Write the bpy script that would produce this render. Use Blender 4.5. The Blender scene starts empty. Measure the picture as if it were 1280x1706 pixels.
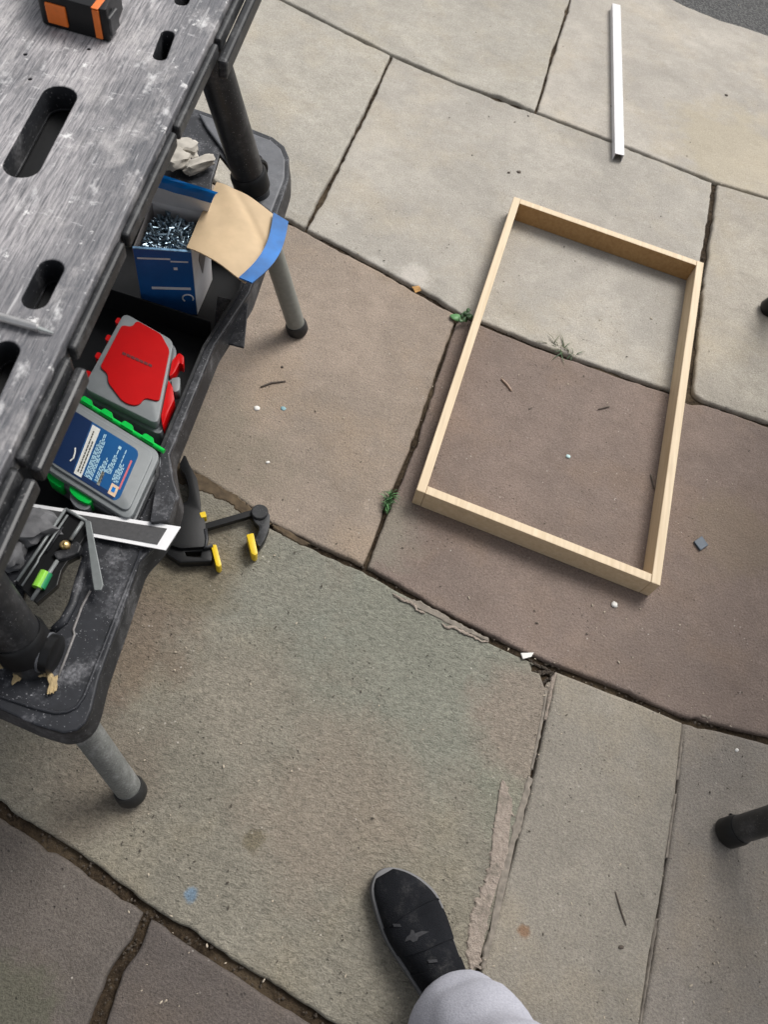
import bpy, bmesh, math, random
from math import radians, sin, cos, pi
from mathutils import Vector, Matrix, noise
from mathutils.geometry import delaunay_2d_cdt
import numpy as np
random.seed(7)
S = bpy.context.scene

# ------------------------------------------------------------------ camera, sky, sun, exposure
CAM_H, PITCH, ROLL, FPX = 1.35, radians(30), radians(17), 1281.0
cam = bpy.data.cameras.new('camera'); cam_ob = bpy.data.objects.new('camera', cam)
S.collection.objects.link(cam_ob); S.camera = cam_ob
cam.sensor_fit = 'VERTICAL'; cam.sensor_height = 24.0; cam.lens = 24.0 * FPX / 1706.0
cam.clip_start = 0.02; cam.clip_end = 500
cam.dof.use_dof = True; cam.dof.focus_distance = 1.35; cam.dof.aperture_fstop = 5.0
CROT = Matrix.Rotation(PITCH, 3, 'X') @ Matrix.Rotation(ROLL, 3, 'Z')
cam_ob.location = (0, 0, CAM_H); cam_ob.rotation_euler = CROT.to_euler()
S.render.resolution_x, S.render.resolution_y = 769, 1024

SUN_EL, SUN_AZ = radians(52), radians(28)      # azimuth measured clockwise from +Y
W = bpy.data.worlds.new('World'); S.world = W; W.use_nodes = True
nt = W.node_tree
sky = nt.nodes.new('ShaderNodeTexSky'); sky.sky_type = 'NISHITA'; sky.sun_disc = False
sky.sun_elevation = SUN_EL; sky.sun_rotation = SUN_AZ
sky.air_density = 1.0; sky.dust_density = 4.0; sky.ozone_density = 0.6
hs = nt.nodes.new('ShaderNodeHueSaturation'); hs.inputs['Saturation'].default_value = 0.22
bg = nt.nodes['Background']; bg.inputs['Strength'].default_value = 0.105
nt.links.new(sky.outputs[0], hs.inputs['Color']); nt.links.new(hs.outputs[0], bg.inputs['Color'])
sl = bpy.data.lights.new('sun', 'SUN'); sl.energy = 1.55; sl.angle = radians(26); sl.color = (1, 0.97, 0.93)
so = bpy.data.objects.new('sun', sl); S.collection.objects.link(so)
sdir = Vector((sin(SUN_AZ) * cos(SUN_EL), cos(SUN_AZ) * cos(SUN_EL), sin(SUN_EL)))
so.rotation_euler = sdir.to_track_quat('Z', 'Y').to_euler(); so.location = (2, 3, 6)
S.view_settings.view_transform = 'Standard'; S.view_settings.look = 'None'
S.view_settings.gamma = 1.0; S.view_settings.use_curve_mapping = False
S.view_settings.exposure = 0.60

# ------------------------------------------------------------------ helpers
def at(u, v, z=0.0):
    """the point of the place at height z that the photograph shows at pixel u, v"""
    d = CROT @ Vector(((u - 640) / FPX, -(v - 853) / FPX, -1.0))
    return Vector((0, 0, CAM_H)) + d * ((z - CAM_H) / d.z)
def atl(pts, z=0.0): return [at(u, v, z) for u, v in pts]

RM = {}
def link(o):
    S.collection.objects.link(o); return o
def tag(o, label=None, cat=None, group=None, kind=None):
    if label: o['label'] = label
    if cat: o['category'] = cat
    if group: o['group'] = group
    if kind: o['kind'] = kind
    return o
def thing(name, loc, label, cat, group=None, rz=0.0):
    o = bpy.data.objects.new(name, None); o.empty_display_size = 0.05
    o.location = loc; o.rotation_euler = (0, 0, rz); link(o)
    RM[o.name] = Matrix.Translation(Vector(loc)) @ Matrix.Rotation(rz, 4, 'Z')
    return tag(o, label, cat, group)
def part(name, me, mat, parent=None, smooth=None):
    """me is built in world coordinates"""
    if isinstance(mat, (list, tuple)):
        for m in mat: me.materials.append(m)
    else: me.materials.append(mat)
    o = bpy.data.objects.new(name, me); me.name = name
    if parent is not None:
        M = RM[parent.name]; me.transform(M.inverted()); o.parent = parent; RM_name = M
    else:
        vs = np.empty(len(me.vertices) * 3); me.vertices.foreach_get('co', vs); vs = vs.reshape(-1, 3)
        c = Vector((vs[:, 0].min() + vs[:, 0].max(), vs[:, 1].min() + vs[:, 1].max(), 2 * vs[:, 2].min())) / 2
        me.transform(Matrix.Translation(-c)); o.location = c; RM_name = Matrix.Translation(c)
    link(o); RM[o.name] = RM_name
    if smooth is not None:
        me.set_sharp_from_angle(angle=radians(smooth)) if smooth < 180 else None
        for p in me.polygons: p.use_smooth = True
        if smooth < 180: me.set_sharp_from_angle(angle=radians(smooth))
    return o
def mesh(verts, faces):
    me = bpy.data.meshes.new('m'); me.from_pydata([tuple(v) for v in verts], [], faces); me.update(); return me
def bm_mesh(bm, recalc=True):
    if recalc: bmesh.ops.recalc_face_normals(bm, faces=bm.faces)
    me = bpy.data.meshes.new('m'); bm.to_mesh(me); bm.free(); me.update(); return me
def join(*ms):
    V, F = [], []
    for m in ms:
        k = len(V); V += [v.co.copy() for v in m.vertices]; F += [[k + i for i in p.vertices] for p in m.polygons]
    return mesh(V, F)
def prism(poly, z0, z1, bevel=0.0, seg=2):
    """poly: world points (x, y used) extruded z0..z1"""
    bm = bmesh.new()
    b = [bm.verts.new((p[0], p[1], z0)) for p in poly]; t = [bm.verts.new((p[0], p[1], z1)) for p in poly]
    n = len(poly); bm.faces.new(b[::-1]); top = bm.faces.new(t)
    for i in range(n): bm.faces.new((b[i], b[(i + 1) % n], t[(i + 1) % n], t[i]))
    bmesh.ops.recalc_face_normals(bm, faces=bm.faces)
    if bevel:
        es = [e for e in bm.edges if all(abs(f.normal.z) > .5 for f in e.link_faces) is False]
        bmesh.ops.bevel(bm, geom=es, offset=bevel, segments=seg, affect='EDGES', profile=0.5, clamp_overlap=True)
    return bm_mesh(bm)
def obox(o, ax, ay, az, bevel=0.0, seg=2):
    """box from corner o with edge vectors"""
    bm = bmesh.new(); vs = []
    for k in range(8):
        vs.append(bm.verts.new(o + ax * (k & 1) + ay * ((k >> 1) & 1) + az * ((k >> 2) & 1)))
    for f in ((0, 2, 3, 1), (4, 5, 7, 6), (0, 1, 5, 4), (2, 6, 7, 3), (0, 4, 6, 2), (1, 3, 7, 5)):
        bm.faces.new([vs[i] for i in f])
    bmesh.ops.recalc_face_normals(bm, faces=bm.faces)
    if bevel: bmesh.ops.bevel(bm, geom=list(bm.edges), offset=bevel, segments=seg, affect='EDGES', profile=0.5)
    return bm_mesh(bm)
def tube(pts, radii, seg=16, cap=True, flat=1.0):
    pts = [Vector(p) for p in pts]; n = len(pts)
    if not hasattr(radii, '__len__'): radii = [radii] * n
    V, F = [], []; up = Vector((0.13, 0.21, 0.97))
    for i, p in enumerate(pts):
        t = (pts[min(i + 1, n - 1)] - pts[max(i - 1, 0)])
        if t.length < 1e-9: t = Vector((0, 0, 1))
        t.normalize()
        if i == 0:
            if abs(t.dot(up)) > .95: up = Vector((1, 0.1, 0))
            a = t.cross(up).normalized()
        else: a = (a - t * a.dot(t)).normalized()
        b = t.cross(a)
        for k in range(seg):
            w = 2 * pi * k / seg; V.append(p + (a * cos(w) + b * sin(w) * flat) * radii[i])
    for i in range(n - 1):
        for k in range(seg):
            k2 = (k + 1) % seg; F.append((i * seg + k, i * seg + k2, (i + 1) * seg + k2, (i + 1) * seg + k))
    if cap: F.append(tuple(range(seg))[::-1]); F.append(tuple((n - 1) * seg + k for k in range(seg)))
    bm = bmesh.new(); vs = [bm.verts.new(v) for v in V]
    for f in F: bm.faces.new([vs[i] for i in f])
    return bm_mesh(bm)
def sheet(grid, t):
    """grid rows of points; solid of thickness t"""
    R, C = len(grid), len(grid[0]); P = [[Vector(p) for p in r] for r in grid]
    N = []
    for i in range(R):
        row = []
        for j in range(C):
            du = P[min(i + 1, R - 1)][j] - P[max(i - 1, 0)][j]; dv = P[i][min(j + 1, C - 1)] - P[i][max(j - 1, 0)]
            row.append(du.cross(dv).normalized())
        N.append(row)
    V = [P[i][j] + N[i][j] * t / 2 for i in range(R) for j in range(C)] + [P[i][j] - N[i][j] * t / 2 for i in range(R) for j in range(C)]
    m = R * C; ix = lambda i, j, k: k * m + i * C + j
    bm = bmesh.new(); vs = [bm.verts.new(v) for v in V]
    for i in range(R - 1):
        for j in range(C - 1):
            for k in (0, 1): bm.faces.new([vs[ix(*q, k)] for q in ((i, j), (i + 1, j), (i + 1, j + 1), (i, j + 1))])
    edge = [(0, j) for j in range(C)] + [(i, C - 1) for i in range(1, R)] + [(R - 1, j) for j in range(C - 2, -1, -1)] + [(i, 0) for i in range(R - 2, 0, -1)]
    for a, b in zip(edge, edge[1:] + edge[:1]):
        bm.faces.new([vs[ix(*a, 0)], vs[ix(*b, 0)], vs[ix(*b, 1)], vs[ix(*a, 1)]])
    return bm_mesh(bm)
def bil(a, b, c, d, n=6, m=6, f=None):
    """rows a->b, across to d->c"""
    g = []
    for i in range(n + 1):
        u = i / n; r = []
        for j in range(m + 1):
            v = j / m; p = (a * (1 - u) + b * u) * (1 - v) + (d * (1 - u) + c * u) * v
            if f: p = p + f(u, v)
            r.append(p)
        g.append(r)
    return g
def holed(outer, holes, z0, z1, bevel=0.0, M=None):
    """plate with holes, from a filled 2D curve"""
    cu = bpy.data.curves.new('c', 'CURVE'); cu.dimensions = '2D'; cu.fill_mode = 'BOTH'
    for loop in [outer] + holes:
        sp = cu.splines.new('POLY'); sp.points.add(len(loop) - 1); sp.use_cyclic_u = True
        for q, p in zip(sp.points, loop): q.co = (p[0], p[1], 0, 1)
    h = (z1 - z0) / 2; cu.extrude = h - bevel; cu.bevel_depth = bevel; cu.bevel_resolution = 2; cu.offset = -bevel
    o = bpy.data.objects.new('c', cu); S.collection.objects.link(o)
    dg = bpy.context.evaluated_depsgraph_get()
    me = bpy.data.meshes.new_from_object(o.evaluated_get(dg)); me.materials.clear()
    bpy.data.objects.remove(o); bpy.data.curves.remove(cu)
    me.transform(Matrix.Translation((0, 0, z0 + h)))
    if M is not None: me.transform(M)
    bm = bmesh.new(); bm.from_mesh(me); bmesh.ops.remove_doubles(bm, verts=bm.verts, dist=1e-5)
    me2 = bm_mesh(bm); bpy.data.meshes.remove(me); return me2
def stadium(a, b, r, n=10):
    """2D capsule outline round segment a-b"""
    a, b = Vector(a[:2]), Vector(b[:2]); d = (b - a); w = math.atan2(d.y, d.x)
    return [a + Vector((cos(w + pi / 2 + pi * k / n), sin(w + pi / 2 + pi * k / n))) * r for k in range(n + 1)] + \
           [b + Vector((cos(w - pi / 2 + pi * k / n), sin(w - pi / 2 + pi * k / n))) * r for k in range(n + 1)]
def rround(pts, r, n=5):
    """round the corners of a 2D polygon"""
    out = []; m = len(pts)
    for i in range(m):
        p, a, b = Vector(pts[i][:2]), Vector(pts[i - 1][:2]), Vector(pts[(i + 1) % m][:2])
        rr = r[i] if hasattr(r, '__len__') else r
        da, db = a - p, b - p; k = min(rr, da.length * .48, db.length * .48)
        if k < 1e-5: out.append(p); continue
        pa, pb = p + da.normalized() * k, p + db.normalized() * k
        for j in range(n + 1):
            t = j / n; out.append(pa * (1 - t) ** 2 + p * 2 * t * (1 - t) + pb * t * t)
    return out
def lump(c, sx, sy, sz, rough=.25, sub=2, seed=0, rz=0.0, boxy=0.0):
    bm = bmesh.new(); bmesh.ops.create_icosphere(bm, subdivisions=sub, radius=1)
    R = Matrix.Rotation(rz, 3, 'Z')
    for v in bm.verts:
        p = v.co.copy()
        if boxy:
            m = max(abs(p.x), abs(p.y), abs(p.z)); p = p.lerp(p / m, boxy)
        p *= 1 + rough * noise.noise(p * 1.7 + Vector((seed * 3.1, seed, 0)))
        v.co = R @ Vector((p.x * sx, p.y * sy, p.z * sz)) + Vector(c)
    return bm_mesh(bm)

# ------------------------------------------------------------------ materials
def srgb(r, g, b):
    f = lambda c: (c / 255 / 12.92) if c / 255 <= .04045 else ((c / 255 + .055) / 1.055) ** 2.4
    return (f(r), f(g), f(b), 1)
class NT:
    def __init__(s, name):
        s.m = bpy.data.materials.new(name); s.m.use_nodes = True; s.t = s.m.node_tree
        s.b = s.t.nodes['Principled BSDF']; s.tc = s.t.nodes.new('ShaderNodeTexCoord')
    def n(s, k, **kw):
        x = s.t.nodes.new(k)
        for a, v in kw.items(): setattr(x, a, v)
        return x
    def put(s, sock, v):
        if hasattr(v, 'is_output') or hasattr(v, 'links'): s.t.links.new(v, sock)
        else: sock.default_value = v
    def coord(s, scale=(1, 1, 1), rot=(0, 0, 0), loc=(0, 0, 0)):
        m = s.n('ShaderNodeMapping'); s.t.links.new(s.tc.outputs['Object'], m.inputs[0])
        m.inputs['Scale'].default_value = scale; m.inputs['Rotation'].default_value = rot; m.inputs['Location'].default_value = loc
        return m.outputs[0]
    def noise(s, scale, detail=3, rough=.55, vec=None, dist=0.0):
        x = s.n('ShaderNodeTexNoise'); x.inputs['Scale'].default_value = scale; x.inputs['Detail'].default_value = detail
        x.inputs['Roughness'].default_value = rough; x.inputs['Distortion'].default_value = dist
        s.t.links.new(vec if vec is not None else s.tc.outputs['Object'], x.inputs['Vector']); return x.outputs['Fac']
    def voro(s, scale, vec=None, feature='F1'):
        x = s.n('ShaderNodeTexVoronoi'); x.inputs['Scale'].default_value = scale; x.feature = feature
        s.t.links.new(vec if vec is not None else s.tc.outputs['Object'], x.inputs['Vector']); return x.outputs['Distance']
    def ramp(s, fac, lo, hi, a=0.0, b=1.0):
        x = s.n('ShaderNodeMapRange'); s.put(x.inputs[0], fac); x.inputs[1].default_value = lo; x.inputs[2].default_value = hi
        x.inputs[3].default_value = a; x.inputs[4].default_value = b; return x.outputs[0]
    def math(s, op, a, b=0.0):
        x = s.n('ShaderNodeMath', operation=op); s.put(x.inputs[0], a); s.put(x.inputs[1], b); return x.outputs[0]
    def mix(s, f, a, b, mode='MIX'):
        x = s.n('ShaderNodeMix', data_type='RGBA', blend_type=mode); s.put(x.inputs[0], f); s.put(x.inputs[6], a); s.put(x.inputs[7], b); return x.outputs[2]
    def bump(s, h, strength=.3, dist=.002, prev=None):
        x = s.n('ShaderNodeBump'); x.inputs['Strength'].default_value = strength; x.inputs['Distance'].default_value = dist
        s.put(x.inputs['Height'], h)
        if prev is not None: s.t.links.new(prev, x.inputs['Normal'])
        return x.outputs[0]
    def out(s, col=None, rough=.6, normal=None, metal=0.0, spec=.5):
        if col is not None: s.put(s.b.inputs['Base Color'], col)
        s.put(s.b.inputs['Roughness'], rough); s.put(s.b.inputs['Metallic'], metal); s.put(s.b.inputs['Specular IOR Level'], spec)
        if normal is not None: s.t.links.new(normal, s.b.inputs['Normal'])
        return s.m
def c4(c, k=1.0): return (c[0] * k, c[1] * k, c[2] * k, 1)
def plain(name, col, rough=.5, var=.12, scale=60, bump=.1, metal=0.0, dust=0.0, dustcol=(.33, .32, .32, 1), dscale=18, spec=.5):
    t = NT(name); n = t.noise(scale, 4)
    c = t.mix(t.ramp(n, .3, .7), c4(col, 1 - var), c4(col, 1 + var))
    r = rough
    if dust:
        d = t.ramp(t.noise(dscale, 6, .7), .5, .72); f = t.ramp(t.noise(240, 2), .35, .7, .25, 1.0)
        d = t.math('MULTIPLY', t.math('MULTIPLY', d, f), dust)
        sp = t.ramp(t.noise(420, 1), .70, .74, 0, min(1, dust * 1.2))
        d = t.math('MAXIMUM', d, sp)
        c = t.mix(d, c, dustcol); r = t.math('ADD', rough, t.math('MULTIPLY', d, .35))
    return t.out(c, r, t.bump(n, bump, .001), metal, spec)

def slab_mat(name, ca, cb, grain=300, contrast=.35, spots=(), ripple=False, pit=.4, seed=0.0, bump=.45):
    t = NT(name)
    v0 = t.coord(loc=(seed, seed * .7, seed * .3))
    big = t.ramp(t.noise(3.2, 5, .6, v0, .6), .35, .65); mid = t.noise(22, 5, .65, v0)
    c = t.mix(big, c4(ca, 1.06), c4(cb, .88))
    c = t.mix(t.ramp(mid, .32, .68, 0, .55), c, c4(ca, .70))
    hue = t.ramp(t.noise(5.5, 4, .6, t.coord(loc=(seed * 2, 4, seed))), .5, .7, 0, .45); c = t.mix(hue, c, (ca[0] * 1.02, ca[1] * .95, ca[2] * .82, 1))
    wear = t.ramp(t.noise(38, 6, .75, t.coord(loc=(2, seed, 6))), .56, .70, 0, .5); c = t.mix(wear, c, c4(cb, 1.32))
    blot = t.ramp(t.noise(13, 6, .72, t.coord((1, 1, 1), (0, 0, 0), (seed * 1.3, 1, 5))), .54, .70, 0, .42); c = t.mix(blot, c, (ca[0] * .66, ca[1] * .65, ca[2] * .62, 1))
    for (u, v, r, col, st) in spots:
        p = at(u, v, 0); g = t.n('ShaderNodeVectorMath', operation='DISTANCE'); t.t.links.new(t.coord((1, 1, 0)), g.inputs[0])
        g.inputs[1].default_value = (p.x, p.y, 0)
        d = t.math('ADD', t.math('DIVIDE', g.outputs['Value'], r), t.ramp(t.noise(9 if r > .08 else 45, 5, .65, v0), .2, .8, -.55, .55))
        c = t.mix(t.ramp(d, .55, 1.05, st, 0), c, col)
    vg = t.coord((1, 1.9, 1), (0, 0, radians(-20)), (seed, 0, 0)) if ripple else v0
    g1 = t.noise(grain * (.55 if ripple else 1), 4, .62, vg, 1.1 if ripple else 0.0); g2 = t.noise(grain * 2.3, 2, .5, v0)
    gm = t.math('ADD', t.math('MULTIPLY', g1, .65), t.math('MULTIPLY', g2, .35))
    k = t.ramp(gm, .36, .64, 1 - contrast * 1.25, 1 + contrast * 1.25)
    kk = t.n('ShaderNodeCombineColor'); [t.put(kk.inputs[i], k) for i in range(3)]
    c = t.mix(1.0, c, kk.outputs[0], 'MULTIPLY')
    pits = t.math('MULTIPLY', t.ramp(t.voro(75, v0), .07, .17, 1, 0), t.ramp(t.noise(9, 3, .6, v0), .50, .60))
    c = t.mix(t.math('MULTIPLY', pits, pit), c, c4(ca, .42))
    lt = t.math('MULTIPLY', t.ramp(t.voro(70, t.coord(loc=(seed + 5, 2, 1))), .08, .13, 1, 0), t.ramp(t.noise(14, 2, .5, t.coord(loc=(3, seed, 9))), .56, .64))
    c = t.mix(t.math('MULTIPLY', lt, .5), c, (.62, .58, .52, 1))
    h = t.math('SUBTRACT', t.math('ADD', gm, t.math('MULTIPLY', mid, .8)), t.math('MULTIPLY', pits, .9))
    nb = t.bump(h, min(1, bump * 1.6), .005); nb = t.bump(t.noise(8, 5, .6, v0), .5, .012, nb)
    return t.out(c, .85, nb, 0, .3)

M_bed = NT('joint_soil')
_n = M_bed.noise(90, 5, .7); _c = M_bed.mix(M_bed.ramp(_n, .35, .7), srgb(38, 30, 22), srgb(74, 62, 48))
_c = M_bed.mix(M_bed.ramp(M_bed.noise(7, 3), .5, .65, 0, .6), _c, srgb(92, 80, 64))
M_bed = M_bed.out(_c, .95, M_bed.bump(_n, .9, .008), 0, .2)
BEIGE, BEIGE2 = (.415, .385, .335, 1), (.36, .336, .297, 1)
GRN, BRN, PNK = (.175, .19, .14, 1), (.17, .125, .085, 1), (.30, .235, .19, 1)
M_slab = {
 'light': slab_mat('light_stone', BEIGE, BEIGE2, 260, .16, seed=1, bump=.35, spots=((690, 460, .05, (.55, .51, .46, 1), .55), (625, 440, .03, (.5, .47, .42, 1), .4), (860, 300, .06, BEIGE2, .5))),
 'light_b': slab_mat('pale_stone', (.435, .40, .348, 1), (.39, .362, .318, 1), 260, .15, seed=4, bump=.3, spots=((1230, 250, .25, (.40, .345, .245, 1), .6),)),
 'light_c': slab_mat('buff_stone', (.405, .378, .325, 1), (.36, .336, .294, 1), 260, .17, seed=8, bump=.35),
 'grey': slab_mat('grey_beige_stone', (.40, .365, .305, 1), (.34, .31, .27, 1), 260, .17, seed=12, bump=.35),
 'pink': slab_mat('pink_stone', (.315, .255, .205, 1), (.275, .228, .185, 1), 250, .19, seed=17, bump=.4, spots=((330, 760, .2, (.19, .165, .125, 1), .6),)),
 'mauve': slab_mat('mauve_stone', (.23, .176, .147, 1), (.197, .155, .132, 1), 240, .22, seed=22, bump=.4, spots=((640, 880, .10, (.22, .20, .16, 1), .7), (1220, 890, .12, (.22, .17, .12, 1), .5))),
 'green': slab_mat('green_grey_stone', (.225, .208, .168, 1), (.205, .188, .15, 1), 190, .30, ripple=True, seed=27, bump=.5,
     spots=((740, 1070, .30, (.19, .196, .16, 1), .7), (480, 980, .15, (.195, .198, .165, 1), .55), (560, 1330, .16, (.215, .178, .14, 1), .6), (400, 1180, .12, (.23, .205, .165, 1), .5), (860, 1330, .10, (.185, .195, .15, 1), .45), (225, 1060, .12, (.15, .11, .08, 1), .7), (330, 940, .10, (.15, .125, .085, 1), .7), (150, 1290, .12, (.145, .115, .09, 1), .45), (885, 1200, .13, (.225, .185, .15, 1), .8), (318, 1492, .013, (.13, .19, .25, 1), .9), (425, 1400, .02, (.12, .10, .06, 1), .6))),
 'greige': slab_mat('greige_stone', (.285, .258, .215, 1), (.25, .228, .193, 1), 260, .2, seed=31, bump=.4, spots=((873, 1552, .012, (.2, .11, .06, 1), .8),)),
 'greige_b': slab_mat('warm_grey_stone', (.275, .245, .21, 1), (.24, .216, .188, 1), 260, .22, seed=37, bump=.4),
 'dark': slab_mat('dark_purple_stone', (.128, .110, .096, 1), (.112, .098, .088, 1), 250, .26, seed=41, bump=.5, spots=((10, 1690, .08, (.085, .085, .06, 1), .7),)),
 'dark_b': slab_mat('dark_brown_stone', (.12, .101, .09, 1), (.107, .092, .084, 1), 250, .26, seed=46, bump=.5),
}
t = NT('mortar'); _n = t.noise(120, 5, .7)
_c = t.mix(t.ramp(_n, .3, .7), (.29, .24, .20, 1), (.42, .355, .30, 1)); _c = t.mix(t.ramp(t.noise(34, 5, .7), .52, .64, 0, .7), _c, (.21, .185, .15, 1))
M_mortar = t.out(_c, .9, t.bump(_n, 1.0, .008), 0, .3)
M_mortar2 = plain('dark_mortar', (.2, .175, .145), .92, .3, 90, .6)
t = NT('asphalt'); _n = t.noise(160, 4, .7); _v = t.voro(140)
M_asph = t.out(t.mix(t.ramp(_v, .2, .6), (.13, .13, .125, 1), (.05, .05, .05, 1)), .85, t.bump(_v, .8, .006), 0, .4)

# worn bench top: black plastic under plaster dust, brushed along its length
t = NT('dusty_bench_plastic')
st = t.noise(85, 4, .75, t.coord((5.5, .5, 1), (0, 0, radians(4)))); st2 = t.noise(120, 3, .6, t.coord((4.0, .18, 1), (0, 0, radians(3))))
big = t.noise(6.5, 5, .62); smear = t.noise(30, 5, .7, t.coord((1.3, .7, 1), (0, 0, radians(30)), (3, 1, 0)))
gx = t.n('ShaderNodeSeparateXYZ'); t.t.links.new(t.tc.outputs['Object'], gx.inputs[0])
inner = t.ramp(gx.outputs[0], -.10, -.02, 1, .42)
d = t.math('MULTIPLY', t.math('ADD', t.math('MULTIPLY', st, .5), t.math('MULTIPLY', st2, .5)), 1.0)
d = t.ramp(d, .38, .58, .16, 1.0); d = t.math('MULTIPLY', d, t.ramp(big, .30, .60, .42, 1.1)); d = t.math('MULTIPLY', d, inner)
c = t.mix(d, (.036, .041, .051, 1), (.40, .38, .385, 1))
patchy = t.ramp(t.noise(13, 7, .72, t.coord((1.4, .8, 1), (0, 0, 0), (7, 3, 1))), .54, .68, 0, .50); c = t.mix(patchy, c, (.50, .475, .465, 1))
c = t.mix(t.ramp(smear, .58, .70, 0, .7), c, (.64, .63, .63, 1))
c = t.mix(t.ramp(t.noise(46, 5, .7, t.coord((.7, 2.2, 1), (0, 0, radians(25)), (5, 8, 0))), .62, .72, 0, .6), c, (.66, .65, .65, 1))
c = t.mix(t.ramp(t.noise(45, 4, .7, t.coord((1, 1, 1), (0, 0, 0), (9, 2, 4))), .63, .69, 0, .8), c, (.74, .73, .72, 1))
scr = t.ramp(t.noise(24, 2, .5, t.coord((7, .5, 1), (0, 0, radians(-62)))), .68, .72, 0, .6); c = t.mix(scr, c, (.55, .54, .54, 1))
dk = t.ramp(t.noise(80, 2, .5, t.coord((2.4, .10, 1), (0, 0, radians(3)))), .34, .42, .45, 0); c = t.mix(dk, c, (.06, .06, .065, 1))
M_top = t.out(c, t.ramp(d, 0, 1, .45, .75), t.bump(t.math('ADD', st, st2), .35, .002), 0, .5)

M_blk = plain('black_plastic', (.014, .015, .017), .42, .2, 90, .12, dust=.35, dscale=14)
M_blkc = plain('clean_black_plastic', (.007, .0073, .008), .4, .15, 90, .08, spec=.3)
M_blkd = plain('dusty_black_plastic', (.017, .018, .021), .5, .25, 70, .2, spec=.35, dust=.6, dustcol=(.30, .295, .30, 1), dscale=13)
M_shelf = plain('dusty_grey_plastic', (.017, .0185, .023), .5, .25, 60, .2, spec=.4, dust=.85, dustcol=(.26, .26, .275, 1), dscale=15)
M_shelff = plain('far_dusty_grey_plastic', (.10, .104, .114), .55, .18, 50, .15, dust=.4, dustcol=(.34, .34, .35, 1), dscale=12)
M_rail = plain('scuffed_rail_plastic', (.014, .015, .017), .48, .22, 80, .15, spec=.35, dust=.5, dustcol=(.25, .25, .25, 1), dscale=20)
M_legm = plain('grey_leg_paint', (.20, .205, .185), .42, .1, 120, .08, dust=.2, dscale=25)
M_legs = plain('speckled_grey_leg_paint', (.15, .155, .148), .48, .3, 300, .3, dust=.85, dustcol=(.42, .42, .41, 1), dscale=40)
M_rub = plain('black_rubber', (.014, .014, .014), .6, .2, 90, .1)
M_org = plain('orange_plastic', (.72, .16, .018), .38, .08, 90, .06)
M_red = plain('red_plastic', (.50, .003, .004), .36, .05, 40, .04, spec=.3)
M_red2 = plain('red_panel', (.42, .001, .002), .45, .05, 40, .05, spec=.2)
M_case = plain('grey_case_plastic', (.185, .20, .205), .42, .06, 70, .06)
M_cased = plain('grey_case_base_plastic', (.15, .16, .17), .45, .08, 70, .06)
M_grn = plain('green_plastic', (.004, .46, .06), .3, .06, 40, .05, spec=.35)
M_lblb = plain('blue_label', (.006, .075, .22), .35, .12, 12, .0)
M_lbld = plain('navy_label', (.006, .022, .075), .35, .12, 12, .0)
M_prn = plain('pale_blue_print', (.36, .55, .62), .5, .12, 300, 0)
M_prw = plain('white_print', (.62, .62, .58), .5, .1, 300, 0)
M_prd = plain('dark_print', (.06, .06, .05), .5, .1, 300, 0)
M_prr = plain('red_print', (.55, .12, .13), .5, .1, 300, 0)
M_prt = plain('tan_print', (.62, .45, .3), .5, .1, 300, 0)
M_kraft = plain('kraft_card', (.52, .385, .235), .75, .10, 25, .15)
M_blue = plain('blue_card', (.008, .08, .26), .45, .12, 30, .06)
M_blue2 = plain('glossy_blue_card', (.002, .125, .40), .3, .55, 12, .08, spec=.5)
M_wcard = plain('white_card', (.62, .60, .60), .6, .08, 40, .06)
M_gcard = plain('grey_print_card', (.17, .155, .15), .6, .08, 40, .06)
M_zinc = plain('zinc_screw', (.26, .34, .40), .28, .3, 200, .1, metal=.9)
M_stl = plain('steel', (.50, .49, .48), .30, .1, 120, .06, metal=.8)
M_stld = plain('dull_steel', (.22, .235, .235), .5, .15, 120, .08, metal=.35)
M_brass = plain('brass', (.72, .5, .22), .28, .15, 200, .2, metal=.9)
M_yel = plain('yellow_plastic', (.72, .50, .015), .42, .08, 60, .06)
M_white = plain('white_pvc', (.70, .69, .70), .4, .04, 40, .04)
M_whitec = plain('white_coated_card', (.74, .74, .75), .5, .05, 40, .04)
M_plas = plain('plaster_scrap', (.44, .41, .36), .9, .15, 50, .4)
M_dlump = plain('dusty_lump', (.13, .13, .135), .8, .35, 60, .5)
M_leaf = plain('weed_leaf', (.10, .26, .09), .5, .2, 80, .2)
M_grass = plain('grass_blade', (.045, .105, .035), .5, .3, 80, .1)
M_grassd = plain('dry_grass_blade', (.13, .14, .08), .6, .3, 80, .1)
M_twig = plain('twig_bark', (.09, .07, .055), .8, .3, 90, .3)
M_twigl = plain('pale_twig', (.36, .26, .2), .8, .2, 90, .3)
M_slate = plain('blue_grey_plastic', (.06, .085, .115), .5, .15, 60, .1)
M_chip = plain('white_chip', (.72, .70, .66), .7, .08, 90, .2)
M_teal = plain('teal_chip', (.2, .36, .40), .6, .1, 90, .2)
M_tealp = plain('pale_teal_chip', (.45, .62, .62), .6, .1, 90, .2)
M_dry = plain('dry_leaf', (.45, .24, .07), .7, .3, 60, .2)
M_wood_chip = plain('wood_shaving', (.36, .27, .14), .8, .2, 60, .3)
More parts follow.
